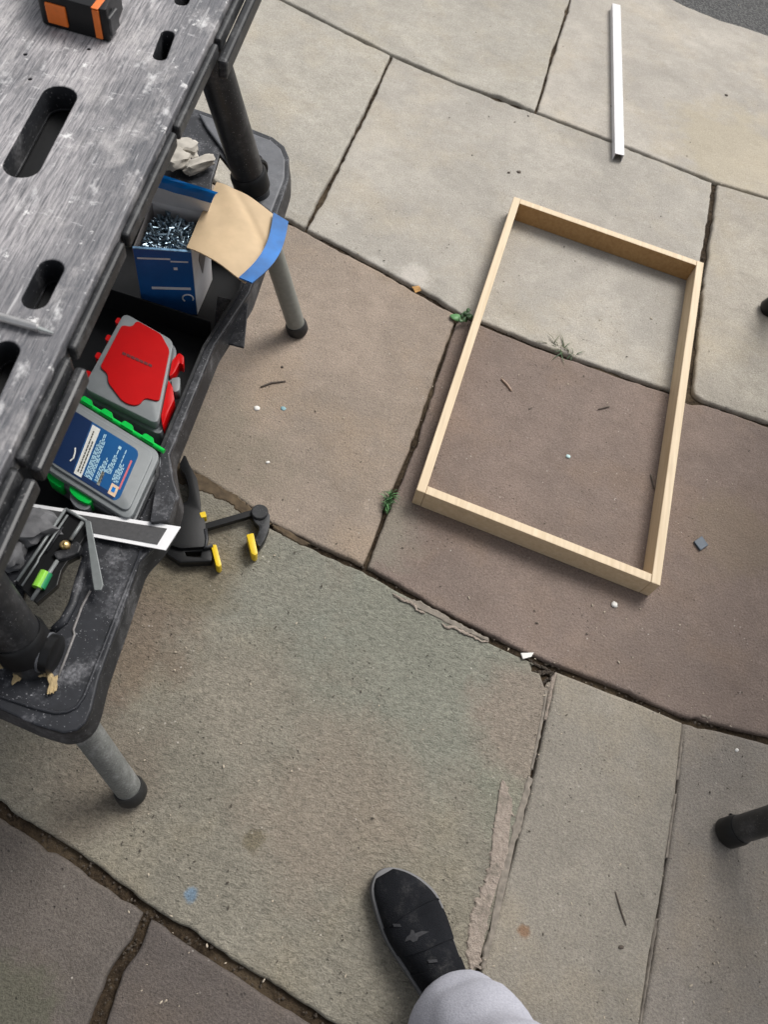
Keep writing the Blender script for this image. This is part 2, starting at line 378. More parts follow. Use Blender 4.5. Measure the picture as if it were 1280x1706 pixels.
def wood(name, axis_rot, ca, cb):
    t = NT(name); v = t.coord((60, 3.2, 60), (0, 0, axis_rot)); n = t.noise(1.6, 5, .6, v, .4); n2 = t.noise(7, 3, .6, t.coord((14, .8, 14), (0, 0, axis_rot)))
    c = t.mix(t.ramp(n, .3, .7), ca, cb); c = t.mix(t.ramp(n2, .55, .75, 0, .35), c, c4(ca, .75))
    kn = t.ramp(t.noise(5, 3, .6, t.coord((3, 1, 3), (0, 0, axis_rot), (4, 4, 0))), .66, .74, 0, .3); c = t.mix(kn, c, c4(ca, .6))
    return t.out(c, .6, t.bump(n, .2, .001), 0, .4)
WA, WB = (.56, .435, .28, 1), (.69, .56, .39, 1)
M_woodL = wood('pine_long', radians(-2), WA, WB); M_woodS = wood('pine_short', radians(86), WA, WB)
M_wood_shade = wood('shade_toned_pine_face', radians(86), (.31, .17, .062, 1), (.41, .245, .10, 1)); M_woodF = wood('pine_side_face', radians(-2), (.53, .395, .24, 1), (.64, .50, .33, 1))  # far board's sides: shade and warm bounce light put into a darker pine
t = NT('black_shoe_canvas'); _w = t.voro(700); _n = t.noise(12, 4); _d = t.math('MULTIPLY', t.ramp(t.noise(26, 6, .75), .52, .70), t.ramp(t.noise(300, 2), .4, .7, .2, 1))
_c = t.mix(t.ramp(_n, .3, .7), (.006, .0065, .008, 1), (.013, .014, .017, 1)); _c = t.mix(t.math('MULTIPLY', _d, .30), _c, (.15, .145, .14, 1))
M_shoe = t.out(_c, .9, t.bump(t.math('ADD', t.math('MULTIPLY', _w, .5), t.noise(30, 3)), .5, .003), 0, .12)
M_sole = plain('grey_rubber_sole', (.125, .125, .128), .6, .12, 60, .15)
M_soled = plain('sole_line', (.035, .035, .036), .6, .12, 60, .1)
t = NT('grey_jersey'); _n = t.noise(14, 4); _f = t.noise(500, 2, .5, t.coord((1, 1, .35)))
M_jersey = t.out(t.mix(t.ramp(_f, .35, .65), (.37, .375, .43, 1), (.47, .475, .53, 1)), .92, t.bump(t.math('ADD', _f, _n), .25, .002), 0, .15)
M_emb = plain('grey_emblem_thread', (.028, .028, .031), .8, .15, 300, .2)
M_cloth = plain('dark_jacket', (.05, .055, .07), .9, .2, 60, .2)

# ------------------------------------------------------------------ pavement: bed, slabs, mortar, road
def grid_mesh(x0, x1, y0, y1, z, n=2):
    return mesh([(x0, y0, z), (x1, y0, z), (x1, y1, z), (x0, y1, z)], [(0, 1, 2, 3)])
ground = bpy.data.objects.new('ground', grid_mesh(-120, 120, -120, 120, -0.032)); link(ground); ground.data.materials.append(M_bed); tag(ground, kind='structure'); RM['ground'] = Matrix()
# joint filling: one gently lumpy sheet under the slabs
bm = bmesh.new(); bmesh.ops.create_grid(bm, x_segments=190, y_segments=210, size=1)
for v in bm.verts:
    x, y = v.co.x * 1.9 + .0, v.co.y * 2.1 + 1.25
    v.co = (x, y, -.0115 + .006 * noise.noise(Vector((x * 14, y * 14, 0))) + .003 * noise.noise(Vector((x * 60, y * 60, 3))))
pav = bpy.data.objects.new('pavement', bm_mesh(bm)); link(pav); pav.data.materials.append(M_bed); tag(pav, kind='structure'); RM['pavement'] = Matrix()

J1 = [(0, -240), (300, -85), (470, 0), (560, 46), (653, 92), (760, 138), (893, 187), (1040, 243), (1192, 304), (1280, 330), (1420, 372), (1700, 450)]
J2 = [(60, 125), (250, 240), (395, 326), (508, 383), (640, 452), (765, 523), (900, 577), (1040, 627), (1148, 662), (1280, 706), (1450, 760), (1750, 850)]
J3 = [(-250, 440), (50, 630), (200, 720), (290, 772), (345, 803), (400, 838), (450, 874), (520, 908), (607, 947), (690, 993), (760, 1035), (840, 1075), (928, 1112), (1050, 1160), (1140, 1198), (1200, 1212), (1280, 1232), (1400, 1265), (1750, 1350)]
J4 = [(-500, 1020), (-150, 1255), (0, 1352), (130, 1432), (247, 1518), (380, 1606), (540, 1708), (737, 1820), (900, 1905), (1020, 1958), (1480, 2150)]
J0 = [(300, -370), (600, -230), (900, -95), (1108, -8), (1150, 12), (1200, 33), (1240, 44), (1280, 58), (1420, 105), (1700, 190)]
C0 = [(653, 92), (615, 175), (560, 285), (508, 383)]
C2 = [(968, -65), (945, 20), (920, 95), (905, 150), (893, 187)]
C3 = [(1192, 304), (1186, 360), (1173, 440), (1160, 560), (1148, 662)]
C4 = [(765, 523), (735, 605), (690, 740), (650, 835), (607, 947)]
C5 = [(928, 1112), (905, 1210), (884, 1310), (862, 1400), (828, 1520), (800, 1612), (770, 1706), (737, 1820)]
C6 = [(1140, 1198), (1128, 1320), (1105, 1480), (1068, 1706), (1020, 1958)]
C7 = [(247, 1518), (225, 1572), (195, 1615), (160, 1706), (110, 1830), (40, 2000)]
JW = {}
def seg(j, a=None, b=None, w=.005):
    """part of a joint from point a to point b (either way round), with its half width"""
    i = 0 if a is None else j.index(a); k = len(j) - 1 if b is None else j.index(b)
    pts = j[i:k + 1] if i <= k else j[k:i + 1][::-1]
    return [(p, w) for p in pts]
def loopify(segs):
    out = []
    for s in segs:
        for k, (p, w) in enumerate(s):
            if out and out[-1][0] == p: out[-1] = (p, w); continue
            out.append((p, w))
    if out[0][0] == out[-1][0]: out.pop()
    return out
def slab(loop, matname, dz=0.0, tilt=(0, 0), rough=1.0, notch=None):
    pw = [(at(p[0], p[1], 0).to_2d(), w) for p, w in loop]
    area = sum(pw[i][0].x * pw[(i + 1) % len(pw)][0].y - pw[(i + 1) % len(pw)][0].x * pw[i][0].y for i in range(len(pw)))
    if area < 0:
        ws = [w for _, w in pw]; ps = [p for p, _ in pw][::-1]; n = len(ps)
        ws = [ws[(n - 2 - i) % n] for i in range(n)]; pw = list(zip(ps, ws))
    n = len(pw); inset = []
    for i in range(n):
        p = pw[i][0]; e0 = (p - pw[i - 1][0]).normalized(); e1 = (pw[(i + 1) % n][0] - p).normalized()
        n0, n1 = Vector((-e0.y, e0.x)), Vector((-e1.y, e1.x)); w0, w1 = pw[i - 1][1], pw[i][1]
        det = n0.x * n1.y - n0.y * n1.x
        if abs(det) < .15: q = p + (n0 + n1).normalized() * (w0 + w1) / 2
        else: q = p + Vector(((w0 * n1.y - w1 * n0.y) / det, (n0.x * w1 - n1.x * w0) / det))
        inset.append(q)
    # resample
    P = []
    for i in range(n):
        a, b = inset[i], inset[(i + 1) % n]; L = (b - a).length; k = max(1, int(L / .012))
        for j in range(k): P.append(a.lerp(b, j / k))
    m = len(P); Q = []
    for i in range(m):
        p = P[i]; e = (P[(i + 1) % m] - P[i - 1]); 
        if e.length < 1e-9: e = Vector((1, 0))
        e.normalize(); nn = Vector((-e.y, e.x))
        f = noise.noise(Vector((p.x * 9, p.y * 9, 5))) * .0035 + noise.noise(Vector((p.x * 40, p.y * 40, 1))) * .0026 + noise.noise(Vector((p.x * 110, p.y * 110, 1))) * .0012
        chip = max(0, noise.noise(Vector((p.x * 17 + 3, p.y * 17, 9))) - .42) * .03
        Q.append(p + nn * (f * rough + chip * rough + .0005))
    cx = sum((q.x for q in Q)) / m; cy = sum((q.y for q in Q)) / m
    z = lambda q: dz + tilt[0] * (q.x - cx) + tilt[1] * (q.y - cy)
    V, F = [], []
    rings = ((-.0006, -.034), (0, -.006), (.0012, -.0022), (.004, -.0004), (.0075, 0))
    for off, dzz in rings:
        for i in range(m):
            p = Q[i]; e = (Q[(i + 2) % m] - Q[i - 2]); e = e.normalized() if e.length > 1e-9 else Vector((1, 0)); nn = Vector((-e.y, e.x))
            q = p + nn * off; V.append((q.x, q.y, z(q) + dzz + (.0006 * noise.noise(Vector((q.x * 60, q.y * 60, 2))) if dzz > -.03 and dzz < 0 else 0)))
    for r in range(len(rings) - 1):
        for i in range(m): F.append((r * m + i, r * m + (i + 1) % m, (r + 1) * m + (i + 1) % m, (r + 1) * m + i))
    base = (len(rings) - 1) * m; loop2 = [Vector(V[base + i][:2]) for i in range(m)]
    dv, _, df, ov, _, _ = delaunay_2d_cdt(loop2, [], [list(range(m))], 1, 1e-6)
    idx = {}
    for i, src in enumerate(ov): idx[i] = base + src[0] if len(src) else None
    for i, q in enumerate(dv):
        if idx.get(i) is None: idx[i] = len(V); V.append((q.x, q.y, z(q)))
    for f in df: F.append(tuple(idx[i] for i in f))
    o = part('slab', mesh(V, F), M_slab[matname], pav)
    nq = (len(rings) - 1) * m
    for k_, p in enumerate(o.data.polygons): p.use_smooth = k_ < nq
    return o
w1, w2, w3, w4 = .005, .006, .0055, .0075
slab(loopify([seg(J1, None, (653, 92), w1), seg(C0, w=.0045), seg(J2, (508, 383), (60, 125), w2), [((60, 125), .005), ((0, -240), .005)]]), 'light_c', tilt=(.003, 0))
slab(loopify([seg(J1, (653, 92), (1192, 304), w1), seg(C3, w=.0075), seg(J2, (1148, 662), (508, 383), w2), seg(C0[::-1], w=.0045)]), 'light', tilt=(0, .001))
slab(loopify([seg(J1, (1192, 304), None, w1), [((1700, 450), .005), ((1750, 850), w2)], seg(J2, (1750, 850), (1148, 662), w2), seg(C3[::-1], w=.0075)]), 'grey', dz=.001)
J0L = [(300, -370), (600, -230), (900, -95), (968, -65)]
slab(loopify([[(p, .005) for p in J0L], seg(C2, w=.003), seg(J1, (893, 187), (0, -240), w1), [((300, -370), .005)]]), 'light_c', dz=.001)
slab(loopify([[((968, -65), .002)], [(p, .002) for p in J0[3:]], [((1700, 190), .005), ((1700, 450), w1)], seg(J1, (1700, 450), (893, 187), w1), seg(C2[::-1], w=.003)]), 'light_b', dz=0)
slab(loopify([seg(J2, None, (765, 523), w2), seg(C4, w=.0045), seg(J3, (607, 947), (-250, 440), w3), [((60, 125), .005)]]), 'pink', dz=.0005)
slab(loopify([seg(J2, (765, 523), None, w2), [((1750, 850), .005), ((1750, 1350), w3)], seg(J3, (1750, 1350), (607, 947), w3), seg(C4[::-1], w=.0045)]), 'mauve', tilt=(0, 0))
NOTCH = [(874, 1092), (886, 1101), (889, 1117), (901, 1121), (907, 1137), (912, 1148), (917, 1143), (920, 1128)]
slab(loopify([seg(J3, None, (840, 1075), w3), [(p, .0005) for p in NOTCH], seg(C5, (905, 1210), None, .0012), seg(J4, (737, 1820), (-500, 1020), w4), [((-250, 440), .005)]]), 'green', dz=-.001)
slab(loopify([seg(J3, (928, 1112), (1140, 1198), w3 + .002), seg(C6, w=.0011), seg(J4, (1020, 1958), (737, 1820), w4), seg(C5[::-1], w=.0025)]), 'greige', dz=.001, rough=.6)
slab(loopify([seg(J3, (1140, 1198), (1400, 1265), w3 + .002), [((1500, 1290), .005)], [((1480, 2150), .005)], seg(J4, (1480, 2150), (1020, 1958), w4), seg(C6[::-1], w=.0011)]), 'greige_b', dz=.0005, rough=.6)
slab(loopify([seg(J4, None, (247, 1518), w4), seg(C7, w=.009), [((40, 2000), .005), ((-300, 1800), .005), ((-600, 1600), .005), ((-500, 1020), .005)]]), 'dark', tilt=(.002, .0))
slab(loopify([seg(J4, (247, 1518), (900, 1905), w4), [((900, 1905), .005), ((700, 2350), .005), ((40, 2000), .005)], seg(C7[::-1], w=.009)]), 'dark_b')
# mortar smeared along joints
def patch(pts, z0, z1, mat, name='mortar', jit=.002, parent=pav, k=.0035):
    P = [at(u, v, 0).to_2d() for u, v in pts]; Q = []
    for i in range(len(P)):
        a, b = P[i], P[(i + 1) % len(P)]; n = max(1, int((b - a).length / k))
        for j in range(n):
            q = a.lerp(b, j / n); Q.append(q + Vector((noise.noise(Vector((q.x * 90, q.y * 90, 0))) + .6 * noise.noise(Vector((q.x * 260, q.y * 260, 0))), noise.noise(Vector((q.x * 90, q.y * 90, 7))) + .6 * noise.noise(Vector((q.x * 260, q.y * 260, 7))))) * jit)
    c = sum(Q, Vector((0, 0))) / len(Q); V, F = [], []; m = len(Q)
    ar = sum(Q[i].x * Q[(i + 1) % m].y - Q[(i + 1) % m].x * Q[i].y for i in range(m))
    if ar < 0: Q.reverse()
    for off, z in ((0, z0), (.0008, z1 * .6 + z0 * .4), (.003, z1)):
        for i in range(m):
            e = (Q[(i + 1) % m] - Q[i - 1]).normalized(); q = Q[i] + Vector((-e.y, e.x)) * off; V.append((q.x, q.y, z + (noise.noise(Vector((q.x * 70, q.y * 70, 3))) * .0008 if z > 0 else 0)))
    for r in range(2):
        for i in range(m): F.append((r * m + i, r * m + (i + 1) % m, (r + 1) * m + (i + 1) % m, (r + 1) * m + i))
    F.append(tuple(2 * m + i for i in range(m)))
    return part(name, mesh(V, F), mat, parent)
z4 = lambda L: [(760 + x / 3.71, 1180 + y / 3.71) for x, y in L]
patch(z4([(300, 430), (268, 560), (240, 680), (215, 900), (190, 1000), (150, 1120), (105, 1230), (75, 1370), (60, 1500), (92, 1620), (145, 1620), (158, 1480), (198, 1320), (214, 1150), (235, 1050), (300, 990), (318, 860), (338, 720), (352, 570), (312, 470)]), -.003, .0013, M_mortar, jit=.008)
patch(z4([(440, 410), (405, 560), (345, 745), (330, 950), (262, 1070), (222, 1320), (170, 1490), (150, 1620), (190, 1620), (225, 1400), (285, 1080), (405, 745), (480, 440)]), -.003, .0004, M_mortar2, jit=.003)
patch([(928, 1118), (921, 1160), (912, 1200), (906, 1200), (913, 1160), (919, 1128)], -.004, .001, M_mortar, jit=.001)
for L in ([(655, 988), (672, 1000), (684, 1004), (692, 1008), (694, 1015), (714, 1024)], [(736, 1038), (744, 1046), (757, 1045), (772, 1053), (786, 1060), (802, 1068), (818, 1069)], [(1170, 1190), (1180, 1196), (1186, 1192)]):
    P = [at(u, v, .0005) for u, v in L]; Q = []
    for a, b in zip(P, P[1:]): Q += [a.lerp(b, s / 4) for s in range(4)]
    Q = [q + Vector((random.uniform(-1, 1), random.uniform(-1, 1), 0)) * .0015 for q in Q]
    part('mortar', tube(Q, [.001] + [random.uniform(.0018, .0045) for _ in Q[1:-1]] + [.001], 8, flat=.6), M_mortar, pav, 180)
patch([(655, 992), (700, 1014), (760, 1048), (815, 1070), (815, 1062), (770, 1040), (700, 1000)], -.004, .0006, M_mortar2, jit=.003)
# nearly flush fill in the hairline joint, and soil spilt along the joint by the clamp
for L in ([(1140, 1206), (1134, 1262), (1130, 1300)], [(1126, 1322), (1112, 1430)], [(1096, 1530), (1068, 1706), (1040, 1850)]):
    patch([(u - 3.0, v) for u, v in L] + [(u + 3.0, v) for u, v in L[::-1]], -.004, .0002, M_mortar2, jit=.0012)
patch([(915, 1148), (908, 1195), (899, 1240), (890, 1282), (884, 1282), (893, 1238), (902, 1190), (908, 1148)], -.004, .0003, M_mortar2, jit=.002)
M_soil = plain('brown_soil', (.085, .06, .035), .95, .4, 60, .6)
patch([(285, 764), (320, 782), (352, 800), (400, 830), (440, 860), (452, 872), (440, 878), (418, 866), (405, 858), (380, 838), (345, 822), (310, 808), (285, 800)], -.004, .0006, M_soil, 'soil', jit=.006)
patch([(452, 872), (470, 878), (500, 896), (520, 906), (505, 910), (480, 897), (455, 880)], -.004, .0005, M_soil, 'soil', jit=.003)
# grit lying in the joints: uncountable
bm = bmesh.new()
def grit_along(J, wid, n):
    P = [at(u, v, 0) for u, v in J]
    for _ in range(n):
        i = random.randrange(len(P) - 1); q = P[i].lerp(P[i + 1], random.random())
        if not (-1 < q.x < 1.3 and -.4 < q.y < 3.3): continue
        q = q + Vector((random.gauss(0, wid), random.gauss(0, wid), -.008)); s = random.choice((.0006, .0008, .0010, .0013, .0022)) * random.uniform(.7, 1.2)
        b = bmesh.ops.create_icosphere(bm, subdivisions=1, radius=s)
        for v in b['verts']: v.co = Vector((v.co.x * random.uniform(.6, 1.3), v.co.y, v.co.z * .7)) + q
for J, wd, n in ((J1, .004, 220), (J2, .004, 350), (J3, .005, 500), (J4, .006, 500), (C0, .003, 90), (C3, .004, 120), (C4, .003, 80), (C7, .006, 200)): grit_along(J, wd, n)
P = [at(u, v) for u, v in NOTCH]
for _ in range(160):
    q = random.choice(P).lerp(at(925, 1118), random.random()) + Vector((0, 0, -.008)); s = random.uniform(.001, .0035)
    b = bmesh.ops.create_icosphere(bm, subdivisions=1, radius=s)
    for v in b['verts']: v.co = v.co + q
grit = part('joint_grit', bm_mesh(bm), plain('grit', (.055, .043, .032), .95, .5, 200, .4)); tag(grit, kind='stuff', label='dark grit lying in the joints between the paving slabs', cat='grit')
bm = bmesh.new()
for _ in range(1500):
    u, v = random.uniform(200, 1400), random.uniform(-50, 1750); q = at(u, v, 0); sz = random.choice((.0006, .0008, .0010, .0014)) * random.uniform(.7, 1.3)
    if noise.noise(Vector((q.x * 3, q.y * 3, 8))) < random.uniform(-.6, .3): continue
    b = bmesh.ops.create_icosphere(bm, subdivisions=1, radius=sz); rz = random.uniform(0, 3.14); el = random.uniform(1, 2.6)
    for vv in b['verts']: x, y = vv.co.x * el, vv.co.y; vv.co = Vector((q.x + x * cos(rz) - y * sin(rz), q.y + x * sin(rz) + y * cos(rz), .0018 + vv.co.z * .6))
    mi = 0 if random.random() < .55 else 1
    for f in {f for vv in b['verts'] for f in vv.link_faces}: f.material_index = mi
tag(part('sawdust', bm_mesh(bm), [plain('pale_sawdust', (.42, .36, .28), .9, .3, 300, .1), plain('dark_crumbs', (.07, .058, .045), .9, .4, 300, .1)]), 'fine sawdust and grit scattered over the paving slabs', 'sawdust', kind='stuff')
# road beyond the slabs
bm = bmesh.new(); L = [at(u, v, 0) for u, v in [(-600, -800), (300, -366), (600, -226), (900, -91)] + J0[3:]] + [Vector((6, 1.2, 0))]
R_ = []
for a, b in zip(L, L[1:]):
    k = max(1, min(60, int((b - a).length / .012)))
    for j in range(k):
        q = a.lerp(b, j / k); R_.append(q + Vector((0, noise.noise(q * 30) * .006 + .004 + noise.noise(q * 90) * .004, 0)))
vs = [bm.verts.new((q.x, q.y, -.006 + .002 * noise.noise(q * 50))) for q in R_]; far = [bm.verts.new((q.x * 1.5, q.y + 40, -.004)) for q in R_]
low = [bm.verts.new((q.x, q.y - .004, -.03)) for q in R_]
for i in range(len(vs) - 1): bm.faces.new((vs[i], vs[i + 1], far[i + 1], far[i])); bm.faces.new((low[i], low[i + 1], vs[i + 1], vs[i]))
road = bpy.data.objects.new('road', bm_mesh(bm)); link(road); road.data.materials.append(M_asph); tag(road, kind='structure')

# ------------------------------------------------------------------ folding workbench
YAW = radians(6.0); O = Vector((-.366, .65, 0))
WB = thing('workbench', O, 'black folding workbench with dust covered slotted top and lower shelf', 'workbench', rz=YAW)
TM = RM['workbench']; TI = TM.inverted()
def tl(u, v, z): p = TI @ at(u, v, z); return Vector((p.x, p.y))
ZT = .75
outer = rround([(0.003, -.47), (0.003, .50), (-.56, .50), (-.56, -.47)], .02)
def slot(u0, v0, u1, v1, r): return stadium(tl(u0, v0, ZT), tl(u1, v1, ZT), r)[::-1]
slots = [slot(98, 160, 36, 275, .0195), slot(279, 57, 266, 93, .0085), slot(318, -35, 302, 2, .009), slot(84, 447, 58, 498, .0125), slot(8, 585, -25, 655, .0125),
         stadium((-.30, .05), (-.30, .21), .0195)[::-1], stadium((-.30, -.30), (-.30, -.12), .0195)[::-1], stadium((-.53, .2), (-.53, .25), .012)[::-1], stadium((-.53, -.2), (-.53, -.25), .012)[::-1]]
for (u, v) in ((41, 90), (49, 131), (147, 81)):
    p = tl(u, v, ZT); slots.append([p + Vector((cos(-k * pi / 4), sin(-k * pi / 4))) * .0022 for k in range(8)])
top = part('top', holed(outer, slots, ZT - .03, ZT, .0018, TM), [M_top, M_blkd], WB)
for p in top.data.polygons:
    if p.normal.z < .5 and p.center.x < -.004: p.material_index = 1
part('top_underside', prism([TM @ Vector((x, y, 0)) for x, y in ((-.02, -.465), (-.02, .495), (-.555, .495), (-.555, -.465))], ZT - .040, ZT - .034, .002), M_blkc, WB)
# pocket walls under every slot
for L in slots[:9]:
    r2 = [p for p in L]; c = sum(r2, Vector((0, 0))) / len(r2)
    o_ = [c + (p - c) * 1.0 + (p - c).normalized() * .003 for p in r2]; i_ = [c + (p - c) + (p - c).normalized() * .0004 for p in r2]
    part('slot_lining', holed(o_[::-1], [i_], ZT - .0335, ZT - .029, 0, TM), M_blkd, WB)
# edge rail: stepped lip in lengths between notches
NY = [-.50, -.364, -.235, -.074, .117, .307, .50]
def lbox(x0, x1, y0, y1, z0, z1, bev=.002): return obox(TM @ Vector((x0, y0, z0)), TM.to_3x3() @ Vector((x1 - x0, 0, 0)), TM.to_3x3() @ Vector((0, y1 - y0, 0)), Vector((0, 0, z1 - z0)), bev)
def lsheet(pts, y0, y1, th):  # section swept along the bench
    return sheet([[TM @ Vector((x, y, z)) for (x, z) in pts] for y in (y0, y1)], th)
part('side_wall', lbox(-.02, -.008, -.46, .49, ZT - .034, ZT - .0305, .001), M_blkc, WB)
for k, (a, b) in enumerate(zip(NY, NY[1:])):
    part('edge_rail', lbox(.0036, .0130, a + .005, b - .005, ZT - .026, ZT - .007, .0035), M_rail, WB)
    part('rail_web', lbox(.003, .010, b - .0045, b - .0015, ZT - .03, ZT - .012, .0006), M_blkc, WB)
    if k in (0, 1): part('lower_rail', lbox(.0135, .025, a + .004, b - .004, ZT - .040, ZT - .020, .0035), M_blk, WB)
    if k == 5: part('lower_rail', lbox(.0135, .027, a - .02, b - .004, ZT - .046, ZT - .020, .004), M_rail, WB)
# legs
def leg(f, tp, zc, mlow, collar=True, far=False):
    f, tp = Vector(f), Vector(tp); d = (tp - f); q = lambda z: f + d * (z / tp.z)
    lg = part('leg', tube([q(.33), q(.345), q(.68), q(.70)], [.026, .0285, .0285, .0275], 28), M_blk, WB, 40)
    ex = part('leg_extension', tube([q(.012), q(.40)], .0205, 28), mlow, lg, 40)
    part('foot', tube([q(-.0) + Vector((0, 0, .001)), q(.006), q(.022), q(.028)], [.022, .0245, .0245, .0222], 28), M_rub, lg, 40)
    part('collar', tube([q(.385), q(.388), q(.415), q(.42)], [.030, .033, .033, .030], 28), M_blkc, lg, 40)
    return lg
def mirrored(p):
    q = TI @ Vector(p); return TM @ Vector((-.56 - q.x, q.y, q.z))
F1, T1, F2, T2 = (-.308, 1.168, 0), (-.473, 1.097, .68), (-.253, .139, 0), (-.465, .287, .70)
leg(F1, T1, .4, M_legm); leg(F2, T2, .4, M_legs); leg(mirrored(F1), mirrored(T1), .4, M_legm); leg(mirrored(F2), mirrored(T2), .4, M_legs)
# shelf plate
ZS = .37
pxo = [(330, 182), (412, 211), (455, 228), (474, 243), (482, 262), (482, 295), (474, 322), (416, 487), (358, 574), (283, 757), (290, 800), (298, 826), (284, 870), (262, 905), (232, 936), (203, 1022), (165, 1128), (152, 1182), (143, 1203), (128, 1217), (104, 1222), (60, 1209), (0, 1182), (-120, 1135)]
so_ = [tl(u, v, ZS) for u, v in pxo]
so_ += [Vector((-.60, so_[-1].y)), Vector((-.60, so_[0].y))]
hole_n = [tl(u, v, ZS) for u, v in ((137, 928), (130, 958), (116, 1005), (102, 1030), (85, 1046), (62, 1052), (38, 1000), (48, 955), (75, 915), (110, 902))]
hole_f = [tl(u, v, ZS) for u, v in ((366, 256), (385, 280), (402, 312), (402, 340), (372, 345), (350, 335), (353, 300))]
# the tray well in the middle
e = lambda u, v, k: tl(u, v, ZS) + Vector((-k, 0))
w0 = e(412, 487, .012); wn = tl(222, 887, ZS)
well = [Vector((w0.x - .006, .355)), w0, e(352, 584, .012), e(278, 764, .012), tl(262, 795, ZS), wn, Vector((-.545, wn.y + .01)), Vector((-.545, .355))]
for L in (hole_n, hole_f, well):
    ar = sum(L[i].x * L[(i + 1) % len(L)].y - L[(i + 1) % len(L)].x * L[i].y for i in range(len(L)))
    if ar > 0: L.reverse()
shelf = part('shelf', holed(so_[::-1], [hole_n, hole_f, well], ZS - .012, ZS, .003, TM), M_shelf, WB)
# lower skirt all round the shelf rim, standing a little proud
def ring_band(loop, off0, off1, z0, z1, th=.004, closed=True):
    """ribbon following a loop (local 2D), from (offset0,z0) to (offset1,z1)"""
    n = len(loop); ar = sum(loop[i].x * loop[(i + 1) % n].y - loop[(i + 1) % n].x * loop[i].y for i in range(n)); sg = 1 if ar > 0 else -1
    rows = []
    for i in range(n + (1 if closed else 0)):
        p = loop[i % n]; a = loop[(i - 1) % n] if (closed or i > 0) else loop[i]; b = loop[(i + 1) % n] if (closed or i < n - 1) else loop[i]
        ed = (b - a).normalized(); nn = Vector((ed.y, -ed.x)) * sg
        rows.append([TM @ Vector((p.x + nn.x * off0, p.y + nn.y * off0, z0)), TM @ Vector((p.x + nn.x * off1, p.y + nn.y * off1, z1))])
    return sheet(rows, th)
so_s = rround(so_, .012, 3)
part('rim_skirt', ring_band(so_s, -.003, .003, ZS - .003, ZS - .042), M_blkd, shelf, 50)
near_edge = [tl(u, v, ZS) for u, v in ((236, 915), (203, 1000), (168, 1090), (140, 1160), (128, 1178), (112, 1186), (92, 1188), (60, 1180), (0, 1160), (-120, 1112))]
part('rim_ridge', tube([TM @ Vector((p.x, p.y, ZS + .0012)) for p in near_edge], .0022, 8), M_shelf, shelf, 180)
inner_edge = [tl(u, v, ZS) for u, v in ((150, 985), (136, 1012), (122, 1050), (124, 1058), (112, 1090), (97, 1128))]
part('inner_lip', tube([TM @ Vector((p.x, p.y, ZS + .0012)) for p in inner_edge], .0015, 8), plain('scuffed_lip', (.2, .19, .185), .7, .3, 150, .2), shelf, 180)
# raised far deck
far_top = [tl(u, v, ZS + .01) for u, v in ((330, 186), (410, 216), (452, 232), (468, 246), (475, 264), (474, 296), (452, 352), (428, 335), (400, 300), (372, 248), (345, 212))]
part('end_deck', prism([TM @ Vector((p.x, p.y, 0)) for p in far_top], ZS + .001, ZS + .008, .003), M_shelff, shelf)
# tray well: floor and walls
fl = [Vector((p.x, p.y)) for p in well]
part('tray_floor', prism([TM @ Vector((p.x, p.y, 0)) for p in fl], ZS - .05, ZS - .044), M_blkc, shelf)
part('tray_wall', ring_band(fl, .0, .0, ZS - .046, ZS + .006, .004), M_blk, shelf, 30)
# a cross wall between the screw box bay and the case bay
a, b = tl(222, 468, ZS + .03), tl(350, 520, ZS + .03)
part('divider', obox(TM @ Vector((a.x - .10, a.y + .004, ZS - .044)), TM.to_3x3() @ Vector((b.x - a.x + .098, b.y - a.y, 0)), TM.to_3x3() @ Vector((0, -.003, 0)), Vector((0, 0, .05)), .001), M_blkc, shelf)
# flap hanging outside the rim, end block with ribs
part('hanging_flap', obox(at(362, 492, .36), at(414, 505, .36) - at(362, 492, .36), at(354, 566, .335) - at(362, 492, .36), Vector((0, 0, -.004)), .0015), M_blkd, shelf)
part('end_block', prism(rround(atl([(262, 800), (294, 828), (282, 868), (250, 872)], .385), .004), .355, .388, .003), M_shelf, shelf)
# leg clips
def clip(p0, p1, r):
    d = (p1 - p0)
    c = part('leg_clip', tube([p0, p0 + d * .05, p0 + d * .95, p1], [r * .9, r, r, r * .88], 26), M_blkc, shelf, 40)
    for k in (.35, .6): part('clip_ring', tube([p0 + d * k, p0 + d * (k + .07)], r * 1.06, 26), M_shelff, c, 40)
clip(at(398, 262, .40), at(430, 290, .40), .026)
clip(at(46, 1078, .390), at(94, 1092, .390), .024)
part('cross_bar', obox(TM @ Vector((-.47, .47, .60)), TM.to_3x3() @ Vector((-.10, 0, 0)), TM.to_3x3() @ Vector((0, .03, 0)), Vector((0, 0, .04)), .003), M_blkc, WB)
# ramp beside the hand hole
part('hole_rim', tube([at(u, v, ZS + .002) for u, v in ((141, 930), (134, 960), (121, 1006), (106, 1034), (88, 1050))], [.004, .006, .006, .006, .005], 10, flat=.6), M_shelf, shelf, 180)

